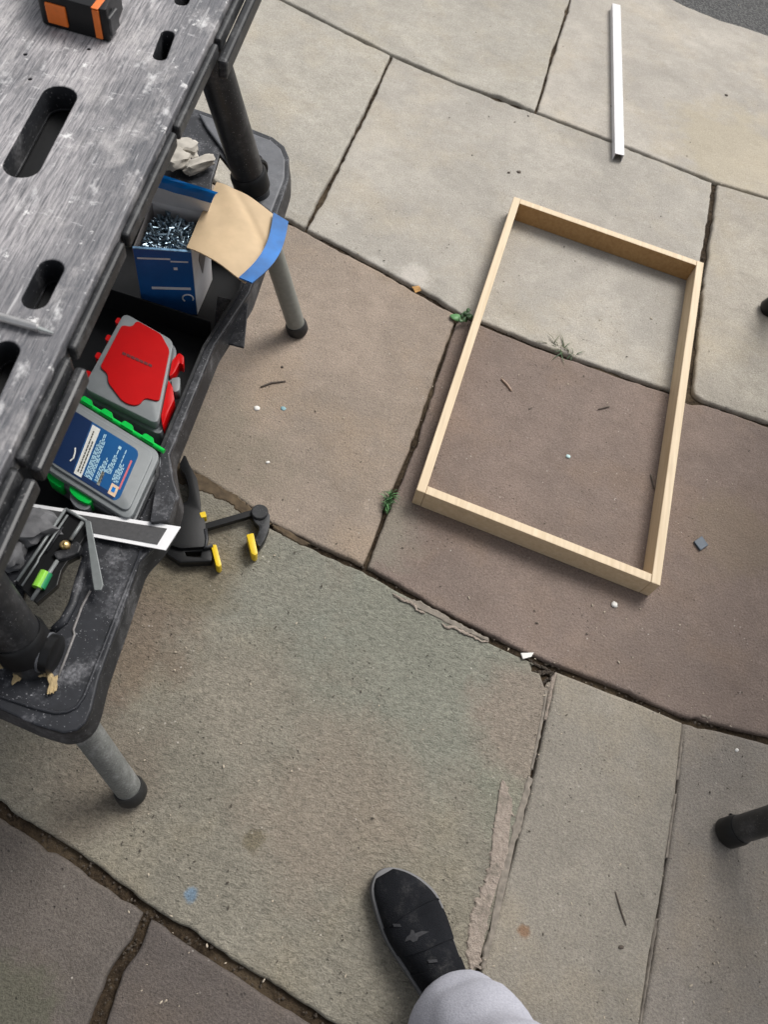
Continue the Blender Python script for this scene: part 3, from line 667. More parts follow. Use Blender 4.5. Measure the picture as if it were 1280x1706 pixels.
# ------------------------------------------------------------------ things on the bench top
BP = thing('battery_pack', at(135, 30, ZT), 'black power tool battery with orange buttons lying on the bench top', 'battery')
zb = ZT + .001
bt = prism(rround(atl([(58, -24), (206, 14), (184, 72), (72, 41)], ZT), [.006] * 4), zb, zb + .038, .004, 3)
c0 = at(80, 36, ZT); 
part('body', bt, M_blkc, BP, 40)
A_, B_ = at(72, 41, ZT), at(184, 72, ZT)   # near face
ax = (B_ - A_).normalized(); nz = Vector((0, 0, 1)); ny = ax.cross(nz).normalized() * 1.0
if ny.y > 0: ny = -ny
L_ = (B_ - A_).length
part('release_button', obox(A_ + ax * L_ * .10 + nz * .006 + ny * -.001, ax * L_ * .30, ny * .004, nz * .024, .0015), M_org, BP)
part('trim', obox(A_ + ax * L_ * .80 + nz * .003 + ny * -.0005, ax * L_ * .10, ny * .003, nz * .034, .001), M_org, BP)
part('trim', obox(A_ + ax * L_ * .80 + nz * .0385 - ny * .03, ax * L_ * .10, ny * .033, nz * .0012, .0005), M_org, BP)
part('side_grip', obox(A_ + ax * (L_ - .004) + nz * .006 - ny * .03, ax * .006, ny * .026, nz * .022, .002), M_blk, BP)

SD = thing('screwdriver', at(20, 535, ZT), 'steel screwdriver blade pointing right on the dusty bench top', 'screwdriver')
z_ = ZT + .0054
p0, p1, p2, p3 = at(-180, 475, z_), at(-2, 528, z_), at(62, 546, z_), at(88, 555, z_ - .003)
part('shaft', tube([p0, p1, p2, p2 + (p3 - p2) * .06], [.0043, .0043, .0041, .003], 18), M_stl, SD, 40)
part('tip', tube([p2, p2 + (p3 - p2) * .5, p3], [.003, .0022, .0010], 10, flat=.6), M_stld, SD, 40)
d_ = (p0 - p1).normalized()
part('handle', tube([p0 + d_ * .0, p0 + d_ * .01, p0 + d_ * .05, p0 + d_ * .1, p0 + d_ * .105], [.008, .013, .015, .014, .009], 18), M_blkc, SD, 40)

# ------------------------------------------------------------------ screw box
ZF = ZS - .044
SB = thing('screw_box', at(290, 470, ZF + .05), 'blue and white card box of screws with its brown flap open', 'box')
zr = .47; FL, FR, BR, BL = (Vector((x, y, 0)) for x, y in ((-.486, .825), (-.405, .856), (-.411, .941), (-.501, .932)))
cen = (FL + FR + BR + BL) / 4
def panel(a, b, z0, z1, th=.0022, lean=Vector((0, 0, 0)), n=6, sag=0.0):
    return sheet(bil(a + Vector((0, 0, z0)), b + Vector((0, 0, z0)), b + lean + Vector((0, 0, z1)), a + lean + Vector((0, 0, z1)), n, 4, (lambda u, v: Vector((0, 0, -sag * v * u * u))) if sag else None), th)
zb = ZF + .001
part('front_panel', panel(FL, FR, zb, zr, sag=.004), M_blue, SB)
part('side_panel', panel(FR, BR, zb, zr), M_wcard, SB)
part('back_panel', panel(BR, BL, zb, zr), M_wcard, SB)
part('left_panel', panel(BL, FL, zb, zr - .004), M_gcard, SB)
part('base', prism([FL, FR, BR, BL], zb, zb + .002), M_kraft, SB)
nf = (FR - FL).cross(Vector((0, 0, 1))).normalized()
if nf.y > 0: nf = -nf
def onf(s, z, off=.0018): return FL.lerp(FR, s) + Vector((0, 0, z)) + nf * off
def fquad(s0, s1, z0, z1, off=.0017): return sheet([[onf(s0, z0, off), onf(s0, z1, off)], [onf(s1, z0, off), onf(s1, z1, off)]], .0006)
part('stripe', fquad(.05, .62, zr - .0215, zr - .0185), M_wcard, SB); part('stripe', fquad(.62, .93, zr - .026, zr - .0235), M_wcard, SB)
part('stripe', fquad(.22, .93, zr - .085, zr - .080), M_wcard, SB)
rc = [(.86 + .10 * cos(w), zr - .104 + .0085 * sin(w)) for w in [radians(a_) for a_ in range(-30, 250, 20)]]
part('ring_mark', tube([onf(s, z, .0019) for s, z in rc], .0012, 6), M_wcard, SB)
part('printed_mark', fquad(.66, .73, zr - .042, zr - .037), M_wcard, SB)
part('top_edge', sheet([[onf(0, zr + .0006, -.001), onf(0, zr + .0006, .003)], [onf(1, zr - .0032, -.001), onf(1, zr - .0032, .003)]], .0015), plain('worn_blue_edge', (.16, .30, .46), .5, .4, 150, .1), SB)
ns = (BR - FR).cross(Vector((0, 0, 1))).normalized()
if ns.x < 0: ns = -ns
def ons(s, z): return FR.lerp(BR, s) + Vector((0, 0, z)) + ns * .0017
part('printed_panel', sheet([[ons(.30, zr - .045), ons(.48, zr - .018)], [ons(.45, zr - .085), ons(.8, zr - .05)]], .0006), M_gcard, SB)
# back flap: white inside with a blue folded edge, two lines of print
f0, f1 = BL + Vector((0, 0, zr)), BR + Vector((0, 0, zr)); f2, f3 = at(352, 338, .505), at(258, 311, .505); f4, f5 = at(363, 321, .52), at(268, 291, .52)
bfl = part('back_flap', sheet(bil(f0, f1, f2, f3, 6, 4), .0018), M_wcard, SB)
part('blue_edge', sheet(bil(f3, f2, f4, f5, 6, 3, lambda u, v: Vector((0, 0, .004 * sin(v * pi) + .002 * noise.noise(Vector((u * 5, v * 3, 0)))))), .0022), M_blue2, SB)
for (ua, ub, va, vb) in ((.50, .62, .60, .74), (.47, .66, .30, .46)):
    for k in range(4):
        s0 = ua + (ub - ua) * k / 4; s1 = s0 + (ub - ua) * .17
        q = lambda s, v: (f0 * (1 - s) + f1 * s) * (1 - v) + (f3 * (1 - s) + f2 * s) * v + (at(0, 0, 1) - at(0, 0, 1)) + Vector((.0, -.0009, .0009))
        part('print', sheet([[q(s0, va), q(s0, vb)], [q(s1, va), q(s1, vb)]], .0004), M_gcard, bfl)
# open brown flap to the right
g0, g1, g2, g3 = at(361, 304, .478), at(311, 412, zr + .001), at(409, 472, .468), at(473, 367, .452)
def curl(u, v): return Vector((0, 0, .012 * sin(v * pi) * (1 - .4 * u) - .010 * max(0, (1 - u) * 1.4 - .55) * v + .004 * noise.noise(Vector((u * 2.5, v * 2.5, 4))) - .007 * math.exp(-((u * .9 + .12 - v * .55) / .05) ** 2) * v))
part('kraft_flap', sheet(bil(g0, g1, g2, g3, 30, 30, curl), .0022), M_kraft, SB, 60)
h0, h1 = g3, g2; h2 = at(423, 466, .462); h3 = at(477, 366, .447)
part('blue_end', sheet(bil(at(455, 358, .4585), at(398, 466, .472), at(420, 475, .470), at(480, 373, .452), 10, 3, lambda u, v: (at(462, 440, .46) - at(440, 425, .46)) * (.55 * sin(u * pi)) + Vector((0, 0, .004))), .0025), M_blue2, SB, 60)

# screws heaped in the box
def screw_mesh(L=.025, r=.0017, seg=6, cheap=False):
    a = tube([(0, 0, 0), (0, 0, L * .86), (0, 0, L)], [r, r, r * .15], seg)
    b = tube([(0, 0, -.0035), (0, 0, -.003), (0, 0, 0)], [r * 2.1, r * 2.2, r], seg + 2)
    return join(a, b)
fillb = bmesh.new()
axu, axv = (FR - FL), (BL - FL)
def in_box(u, v, z): return (FL * (1 - u) * (1 - v) + FR * u * (1 - v) + BR * u * v + BL * (1 - u) * v) + Vector((0, 0, z))
sm = screw_mesh(seg=4)
V, F = [], []
for k in range(420):
    p = in_box(random.uniform(.17, .83), random.uniform(.17, .83), random.uniform(.33, .447)); R_ = Matrix.Rotation(random.uniform(0, 6.28), 4, 'Z') @ Matrix.Rotation(radians(90 + random.uniform(-25, 25)), 4, 'X')
    Mx = Matrix.Translation(p) @ R_ @ Matrix.Translation((0, 0, -.011)); k0 = len(V)
    V += [Mx @ v.co for v in sm.vertices]; F += [[k0 + i for i in q.vertices] for q in sm.polygons]
tag(part('screw_heap', mesh(V, F), M_zinc), 'mass of zinc screws filling the lower part of the blue box', 'screws', kind='stuff')
base_me = screw_mesh(); base_me.materials.append(M_zinc)
for k in range(190):
    o = bpy.data.objects.new('screw', base_me); link(o)
    p = in_box(random.uniform(.17, .83), random.uniform(.17, .83), .454 + random.uniform(-.006, .006) + .006 * noise.noise(Vector((k, 0, 0))))
    o.matrix_world = Matrix.Translation(p) @ Matrix.Rotation(random.uniform(0, 6.28), 4, 'Z') @ Matrix.Rotation(radians(90 + random.uniform(-32, 32)), 4, 'X') @ Matrix.Translation((0, 0, -.011))
    tag(o, 'zinc screw lying loose in the heap inside the blue box', 'screw', 'screws heaped in the blue box')

# ------------------------------------------------------------------ organiser cases
def quad_map(tr, br, bl, tl_, Wd, D, z):
    """(s to the left, d towards the latch side) -> point on the lid, from its four corners"""
    a, b, c, d = (at(*q, z) for q in (tr, br, bl, tl_))
    def P(s_, d_, zz=None):
        u, v = s_ / Wd, d_ / D; q = (a * (1 - u) + d * u) * (1 - v) + (b * (1 - u) + c * u) * v
        return Vector((q.x, q.y, z if zz is None else zz))
    return P
def shell(P, Wd, D, m, z0, z1, r, bev, name, mat, parent):
    return part(name, prism(rround([P(-m, -m), P(Wd + m, -m), P(Wd + m, D + m), P(-m, D + m)], r, 6), z0, z1, bev, 3), mat, parent, 40)
# green-latched case
zt = ZF + .062
GC = thing('organiser_case', at(170, 760, ZF + .004), 'grey plastic case with green latches and a blue printed label', 'case')
Wd, D = .185, .122
P = quad_map((270, 751), (216, 869), (69, 777), (113, 655), Wd, D, zt)
shell(P, Wd, D, .001, ZF + .0025, zt - .018, .014, .004, 'base', M_cased, GC)
shell(P, Wd, D, -.002, zt - .0175, zt - .004, .015, .005, 'lid', M_case, GC)
shell(P, Wd, D, -.010, zt - .0045, zt, .013, .0025, 'lid_panel', M_case, GC)
hb = part('hinge', tube([P(-.001, -.0035, zt - .006), P(Wd, -.0035, zt - .006)], .0036, 12), M_grn, GC, 40)
for s in (.030, .070, .110, .150):
    part('hinge_lug', prism(rround([P(s - .013, -.002), P(s + .013, -.002), P(s + .008, -.011), P(s - .008, -.011)], .003), zt - .012, zt - .0005, .002), M_grn, hb)
lt = part('latch', prism(rround([P(.080, D - .003), P(.130, D - .003), P(.126, D + .006), P(.105, D + .010), P(.084, D + .007)], .007, 6), zt - .034, zt - .010, .003), M_grn, GC, 40)
part('latch_grip', prism(rround([P(.082, D + .003), P(.128, D + .003), P(.124, D + .014), P(.105, D + .020), P(.086, D + .015)], .008, 6), zt - .040, zt - .016, .004), M_cased, lt, 40)
part('latch', prism(rround([P(.142, D - .003), P(.180, D - .003), P(.176, D + .006), P(.146, D + .007)], .005, 6), zt - .038, zt - .016, .003), M_grn, GC, 40)
# label
lo = (.036, .026); lx, ly = .145, D - .040
lab = part('label', prism(rround([P(.033, .020), P(.172, .020), P(.172, D - .014), P(.040, D - .014), P(.033, D - .022)], [.012, .003, .003, .004, .004]), zt - .0006, zt + .0004), M_lblb, GC)
part('label_band', prism([P(.128, .020), P(.1715, .020), P(.1715, D - .0142), P(.128, D - .0142)], zt, zt + .0007), M_lbld, lab)
part('label_band', prism([P(.040, D - .022), P(.128, D - .022), P(.128, D - .0142), P(.044, D - .0142)], zt, zt + .0007), M_lbld, lab)
def bar(s0, s1, d0, d1, mat, nm='print', zz=.0010): return part(nm, prism([P(s0, d0), P(s1, d0), P(s1, d1), P(s0, d1)], zt, zt + zz), mat, lab)
dA, dB = .022, D - .016
H = dB - dA
bar(.110, .1255, dA + H * .02, dB - .001, M_prw, 'white_panel', .0009)
for k, (f0_, f1_) in enumerate(((.30, .93), (.12, .93))):
    c_ = f0_
    while c_ < f1_: ww = random.uniform(.03, .07); bar(.113 + .005 * k, .1155 + .005 * k, dA + H * c_, dA + H * min(f1_, c_ + ww), M_prd, 'print', .0012); c_ += ww + .012
def textblock(s_start, n, pitch, tops, bot):
    for k in range(n):
        s = s_start - pitch * k; c_ = tops[k % len(tops)]
        while c_ < bot:
            ww = random.uniform(.03, .10); bar(s, s + pitch * .55, dA + H * c_, dA + H * min(bot, c_ + ww), M_prn); c_ += ww + .018
textblock(.1045, 6, .0026, (.30, .20, .06, .05, .18, .50), .93)
textblock(.0850, 5, .0026, (.62, .50, .42, .45, .62), .90)
textblock(.0720, 4, .0026, (.50, .30, .18, .32), .66)
textblock(.0570, 5, .0026, (.52, .10, .40, .36, .42), .74)
bar(.0645, .0695, dA + H * .10, dA + H * .16, M_prn, 'mark'); bar(.0745, .0800, dA + H * .68, dA + H * .94, plain('grey_print', (.2, .2, .17), .5, .2, 200, 0), 'mark')
bar(.0385, .0415, dA + H * .22, dA + H * .80, M_prr, 'red_line')
bar(.0415, .0560, dA + H * .77, dA + H * .97, M_prt, 'badge'); bar(.0455, .0520, dA + H * .82, dA + H * .91, M_blue2, 'mark', .0013)
part('mark', tube([P(.139, dA + H * .58, zt + .0012), P(.1365, dA + H * .66, zt + .0012), P(.1355, dA + H * .76, zt + .0012), P(.1395, dA + H * .84, zt + .0012)], .0011, 6), M_prw, lab)

# red-latched case
RC = thing('organiser_case', at(215, 600, ZF + .004), 'grey plastic case with a red panel and red latches', 'case')
zt2 = zt + .002; Wd, D = .122, .150
P = quad_map((289, 566), (262, 706), (137, 644), (206, 519), Wd, D, zt2)
shell(P, Wd, D, .005, ZF + .0025, zt2 - .020, .014, .004, 'base', M_cased, RC)
shell(P, Wd, D, 0, zt2 - .0195, zt2 - .002, .013, .004, 'lid', M_case, RC)
pan = [P(.004, .022), P(.030, .003), P(.088, .003), P(.092, .018), P(.112, .024), P(.112, .108), P(.096, .112), P(.090, .125), P(.060, D - .008), P(.046, D - .008), P(.034, D - .014), P(.028, D - .030), P(.004, D - .036)]
part('lid_panel', prism(rround(pan, .006, 4), zt2 - .003, zt2 + .0008, .0008), M_red2, RC)
for k in range(4):
    part('hinge_pin', prism(rround([P(Wd + .001, .010 + .036 * k), P(Wd + .010, .011 + .036 * k), P(Wd + .010, .021 + .036 * k), P(Wd + .001, .022 + .036 * k)], .003), zt2 - .020, zt2 - .006, .0025), M_red, RC)
for k in range(7):
    part('lettering', prism([P(.088 - .0085 * k, .066 - .0006 * k), P(.081 - .0085 * k, .066 - .0006 * k), P(.081 - .0085 * k, .0705 - .0006 * k), P(.088 - .0085 * k, .0705 - .0006 * k)], zt2, zt2 + .0014), plain('faded_lettering', (.10, .012, .014), .5, .2, 200, 0), RC)
part('latch', prism(rround([P(-.002, .030), P(-.014, .010), P(-.026, .012), P(-.026, .028), P(-.018, .026), P(-.010, .050), P(-.002, .060)], .004), zt2 - .030, zt2 - .010, .003), M_red, RC, 40)
part('latch', prism(rround([P(-.002, .066), P(-.012, .074), P(-.018, .092), P(-.012, .112), P(-.006, D - .006), P(-.001, D - .020)], .003), zt2 - .034, zt2 - .010, .003), M_red, RC, 40)
part('latch_seat', prism(rround([P(-.004, .058), P(-.022, .046), P(-.024, .070), P(-.014, .078)], .005), zt2 - .036, zt2 - .016, .003), M_case, RC, 40)

# ------------------------------------------------------------------ other things on the shelf
zs = ZS + .006
SL = thing('sleeve', at(200, 880, zs), 'flat dark strip in a white border lying under the green case', 'sleeve')
s0, s1, s2, s3 = at(30, 836, zs), at(301, 878, zs + .004), at(276, 917, zs + .004), at(22, 870, zs)
part('backing', sheet(bil(s0, s1, s2, s3, 8, 2), .0016), M_whitec, SL)
i0, i1, i2, i3 = (s0.lerp(s1, .02).lerp(s3.lerp(s2, .02), .17), s0.lerp(s1, .93).lerp(s3.lerp(s2, .93), .17), s0.lerp(s1, .93).lerp(s3.lerp(s2, .93), .85), s0.lerp(s1, .02).lerp(s3.lerp(s2, .02), .85))
part('dark_insert', sheet(bil(*(q + Vector((0, 0, .0012)) for q in (i0, i1, i2, i3)), 8, 2), .0014), plain('charcoal_insert', (.05, .05, .052), .55, .2, 200, .1), SL)

CS = thing('combination_square', at(95, 910, ZS), 'black combination square with green spirit vial and brass knob on the shelf', 'square')
zq = ZS + .016
def ridge(pts, r, mat, nm, par=CS, z=zq): return part(nm, tube([at(u, v, z) for u, v in pts], r, 8), mat, par, 180)
part('head', prism(atl([(108, 846), (142, 866), (150, 880), (128, 915), (132, 925), (112, 935), (102, 950), (95, 975), (60, 1005), (45, 990), (25, 968)], zq - .004), ZS + .001, zq - .004, .001), M_blkc, CS)
ridge([(109, 848), (28, 968)], .0022, M_stld, 'rail'); ridge([(109, 848), (143, 868)], .0022, M_stld, 'rail')
ridge([(112, 858), (64, 930), (62, 936), (36, 976)], .0015, M_stld, 'rail'); ridge([(104, 878), (78, 918)], .0014, M_blkd, 'rail')
ridge([(137, 870), (117, 900)], .0028, M_stld, 'rod'); ridge([(95, 934), (52, 1000)], .0028, M_stld, 'rod')
part('yoke', prism(atl([(88, 922), (112, 912), (128, 902), (136, 910), (132, 922), (112, 930), (96, 934)], zq), ZS + .006, zq + .003, .002), M_blkd, CS)
part('brass_knob', lump(at(108, 908, zq + .004), .007, .007, .006, .3, 2, 3), M_brass, CS, 180)
vd = (at(60, 982, zq) - at(75, 952, zq)); 
part('vial', tube([at(75, 953, zq + .002), at(61, 979, zq + .002)], .0068, 14), plain('lime_vial', (.26, .62, .06), .15, .1, 60, 0), CS, 40)
part('vial_cap', tube([at(79, 955, zq + .000), at(66, 980, zq + .000)], .0066, 14), plain('green_vial_side', (.02, .24, .09), .2, .1, 60, 0), CS, 40)
part('blade', prism(atl([(141, 866), (151, 869), (158, 905), (172, 975), (168, 984), (157, 984), (154, 968)], zq + .006), zq + .004, zq + .0075, .0008), plain('grey_blade', (.16, .175, .175), .45, .1, 100, .05, metal=.2), CS)

def scrap(u, v, z, sx, sy, sz, seed, label, mat, name, cat, rz=0, group=None, boxy=.7, rough=.35):
    o_ = part(name, lump(at(u, v, z) + Vector((0, 0, sz * .8)), sx, sy, sz, rough, 3, seed, rz, boxy), mat, None, 35); tag(o_, label, cat, group); return o_
scrap(305, 252, ZS + .009, .026, .02, .010, 1, 'broken off-white plaster scrap, rearmost beside the blue box', M_plas, 'plaster_scrap', 'plaster scrap', .4, 'plaster scraps behind the screw box')
scrap(296, 274, ZS + .009, .022, .018, .012, 2, 'pale plaster lump lying closest to the bench top edge', M_plas, 'plaster_scrap', 'plaster scrap', 1.0, 'plaster scraps behind the screw box')
scrap(333, 280, ZS + .009, .028, .010, .010, 5, 'long narrow plaster piece nearest the black leg', M_plas, 'plaster_scrap', 'plaster scrap', 1.0, 'plaster scraps behind the screw box', .85)
scrap(55, 885, ZS, .032, .022, .015, 6, 'large dusty grey rubble lump beside the combination square', M_dlump, 'rubble_lump', 'rubble', .3, 'dusty lumps on the shelf', .45, .6)
scrap(20, 930, ZS, .018, .022, .016, 7, 'small dusty grey rubble lump close to the black leg', M_dlump, 'rubble_lump', 'rubble', .3, 'dusty lumps on the shelf', .3)
for k, (u, v, a_, lb) in enumerate(((8, 1108, .5, 'tan wood shaving leftmost under the near bench leg'), (33, 1122, 1.5, 'pointed tan wood shaving between two others by the near leg'), (64, 1122, .2, 'curled tan wood shaving below the round leg clip'), (88, 1140, 2.0, 'pale crumbled wood shaving at the shelf corner'))):
    tag(part('wood_shaving', lump(at(u, v, ZS + .002) + Vector((0, 0, .004)), .012, .005, .002, .9, 3, 20 + k, a_, .2), M_wood_chip), lb, 'wood shaving', 'wood shavings on the shelf end')

# ------------------------------------------------------------------ bar clamp on the slabs
zc = lambda L: [(220 + x / 4.923, 740 + y / 4.923) for x, y in L]
CL = thing('bar_clamp', at(330, 900, 0), 'black bar clamp with yellow pads lying on the slabs below the shelf', 'clamp')
part('handle', prism(rround(atl(zc([(425, 100), (440, 105), (475, 185), (532, 290), (556, 420), (562, 545), (600, 650), (606, 775), (590, 850), (400, 860), (200, 800), (250, 560), (345, 475), (400, 500), (452, 478), (470, 420), (462, 340), (438, 265), (385, 185)]), .028), .004, 3), .004, .032, .004, 3), M_blkc, CL, 40)
part('lower_jaw', holed([p.to_2d() for p in rround(atl(zc([(255, 860), (275, 900), (390, 978), (655, 968), (665, 900), (650, 850), (590, 840), (400, 840)]), .02), .004, 3)], [[p.to_2d() for p in atl(zc([(430, 890), (450, 925), (560, 930), (570, 885)]), .02)]], .003, .024, .002), M_blkc, CL, 40)
b0, b1 = at(*zc([(420, 742)])[0], .012), at(*zc([(1010, 572)])[0], .012); bd = (b1 - b0).normalized(); bn = Vector((-bd.y, bd.x, 0))
part('bar', obox(b0 - bn * .0065 - Vector((0, 0, .003)), b1 - b0, bn * .013, Vector((0, 0, .012)), .001), M_blkc, CL)
q0 = at(*zc([(1047, 557)])[0], .026)
part('fixed_jaw', prism(rround(atl(zc([(1000, 640), (1045, 680), (1042, 720), (1010, 790), (1042, 852), (1085, 790), (1125, 690), (1132, 580), (1060, 540), (980, 580)]), .02), .006, 4), .003, .024, .003, 3), M_rail, CL, 40)
part('jaw_disc', tube([q0 + Vector((0, 0, -.022)), q0 + Vector((0, 0, .001)), q0 + Vector((0, 0, .003))], [.0165, .0165, .0145], 28), M_rail, CL, 40)
def pad(L): return part('pad', prism(rround(atl(zc(L), .018), .002, 3), .002, .03, .002), M_yel, CL, 40)
pad([(648, 850), (692, 845), (735, 1010), (715, 1030), (690, 1015)]); pad([(938, 765), (995, 752), (1030, 915), (1010, 935), (980, 920)])
part('release_button', prism(rround(atl(zc([(552, 568), (600, 556), (612, 600), (568, 610)]), .03), .002), .014, .033, .002), M_yel, CL)
part('trigger', tube([at(*q, .03) for q in zc([(600, 700), (612, 780), (600, 850), (660, 830)])], .004, 10), M_blkd, CL, 180)

# ------------------------------------------------------------------ timber frame
fo = [at(u, v, .054) for u, v in ((857, 327), (1174, 438), (1101, 976), (694, 816))]
for p in fo: p.z = 0
TF = thing('timber_frame', sum(fo, Vector((0, 0, 0))) / 4, 'rectangular frame of pale pine battens lying flat on the slabs', 'frame')
def inw(i, t):  # inner corner
    a, p, b = fo[i - 1], fo[i], fo[(i + 1) % 4]; u_, v_ = (a - p).normalized(), (b - p).normalized(); k = t / abs(u_.cross(v_).z); return p + (u_ + v_) * k
fi = [inw(i, .019) for i in range(4)]
def mid_in(p, q, d): return p + (q - p).normalized() * d
tw = .019
def tone_sides():
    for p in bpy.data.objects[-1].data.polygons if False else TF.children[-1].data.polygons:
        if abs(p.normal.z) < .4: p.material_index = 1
def board(poly, mat, z1, n=14, bow=0.0):
    """batten: poly = outer start, outer end, inner end, inner start"""
    a, b, c, d = poly; rows = []
    me = prism(poly, .0005, z1, .0016, 2); part('board', me, [mat, M_woodF], TF); tone_sides()
dirN = (fo[1] - fo[0]).normalized(); dirS = (fo[2] - fo[3]).normalized(); dL = (fo[3] - fo[0]).normalized(); dR = (fo[2] - fo[1]).normalized()
g = .0004
# long boards run full length; short boards butt between them
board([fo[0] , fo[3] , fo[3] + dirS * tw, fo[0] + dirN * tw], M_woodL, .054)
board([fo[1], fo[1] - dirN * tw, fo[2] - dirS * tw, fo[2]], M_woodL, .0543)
bf = prism([fo[0] + dirN * (tw + g), fo[1] - dirN * (tw + g), fo[1] - dirN * (tw + g) + dR * tw, fo[0] + dirN * (tw + g) + dL * tw], .0005, .0536, .0012); part('board', bf, [M_woodS, M_wood_shade], TF); tone_sides()
bn_ = prism([fo[3] + dirS * (tw + g), fo[2] - dirS * (tw + g), fo[2] - dirS * (tw + g) - dR * tw, fo[3] + dirS * (tw + g) - dL * tw], .0005, .0537, .0012); part('board', bn_, [M_woodS, M_woodF], TF); tone_sides()

# ------------------------------------------------------------------ white trim, second bench legs
e0, e1 = at(1026, 12, .012), at(1031, 262, .012); e0.z = e1.z = 0; ed = (e1 - e0).normalized(); en = Vector((-ed.y, ed.x, 0))
TR = thing('trim_strip', (e0 + e1) / 2, 'white hollow plastic trim strip lying across a slab joint', 'trim')
hw, th = .0140, .002
part('top_face', obox(e0 - en * hw + Vector((0, 0, .020)), e1 - e0, en * 2 * hw, Vector((0, 0, th)), .0006), M_white, TR)
part('side_face', obox(e0 - en * hw + Vector((0, 0, .0005)), e1 - e0, en * th, Vector((0, 0, .0193)), .0004), M_white, TR)
part('side_face', obox(e0 + en * (hw - th) + Vector((0, 0, .0005)), e1 - e0, en * th, Vector((0, 0, .0193)), .0004), M_white, TR)

TS = thing('trestle', (1.05, .95, 0), 'black legged trestle at the right edge with only its feet in view', 'trestle')
def tleg(f, tp):
    f, tp = Vector(f), Vector(tp); q = lambda k: f.lerp(tp, k)
    lg = part('leg', tube([q(.008), q(.015), q(.98), q(1)], [.021, .0225, .0225, .022], 28), M_blk, TS, 40)
    part('foot', tube([q(0) + Vector((0, 0, .001)), q(.01), q(.045), q(.055)], [.021, .0255, .0255, .0235], 28), M_blkc, lg, 40)
tf = at(1207, 1390, 0); tb = at(1277, 517, 0)
tleg(tf, (tf.x + .19, tf.y + .14, .70)); tleg(tb, (tb.x + .19, tb.y - .08, .70))
tleg((tf.x + .55, tf.y + .02, 0), (tf.x + .36, tf.y + .15, .70)); tleg((tb.x + .5, tb.y, 0), (tb.x + .32, tb.y - .08, .70))
part('beam', obox(Vector((tf.x + .16, tf.y - .02, .70)), Vector((.25, 0, 0)), Vector((.12, tb.y - tf.y + .04, 0)), Vector((0, 0, .05)), .006), M_blk, TS)
tag(part('screw', join(tube([at(1219, 1358, .0005), at(1219, 1358, .004)], [.0035, .003], 12)), M_blkc), 'tiny black screw head on the slab beside the trestle foot', 'screw')

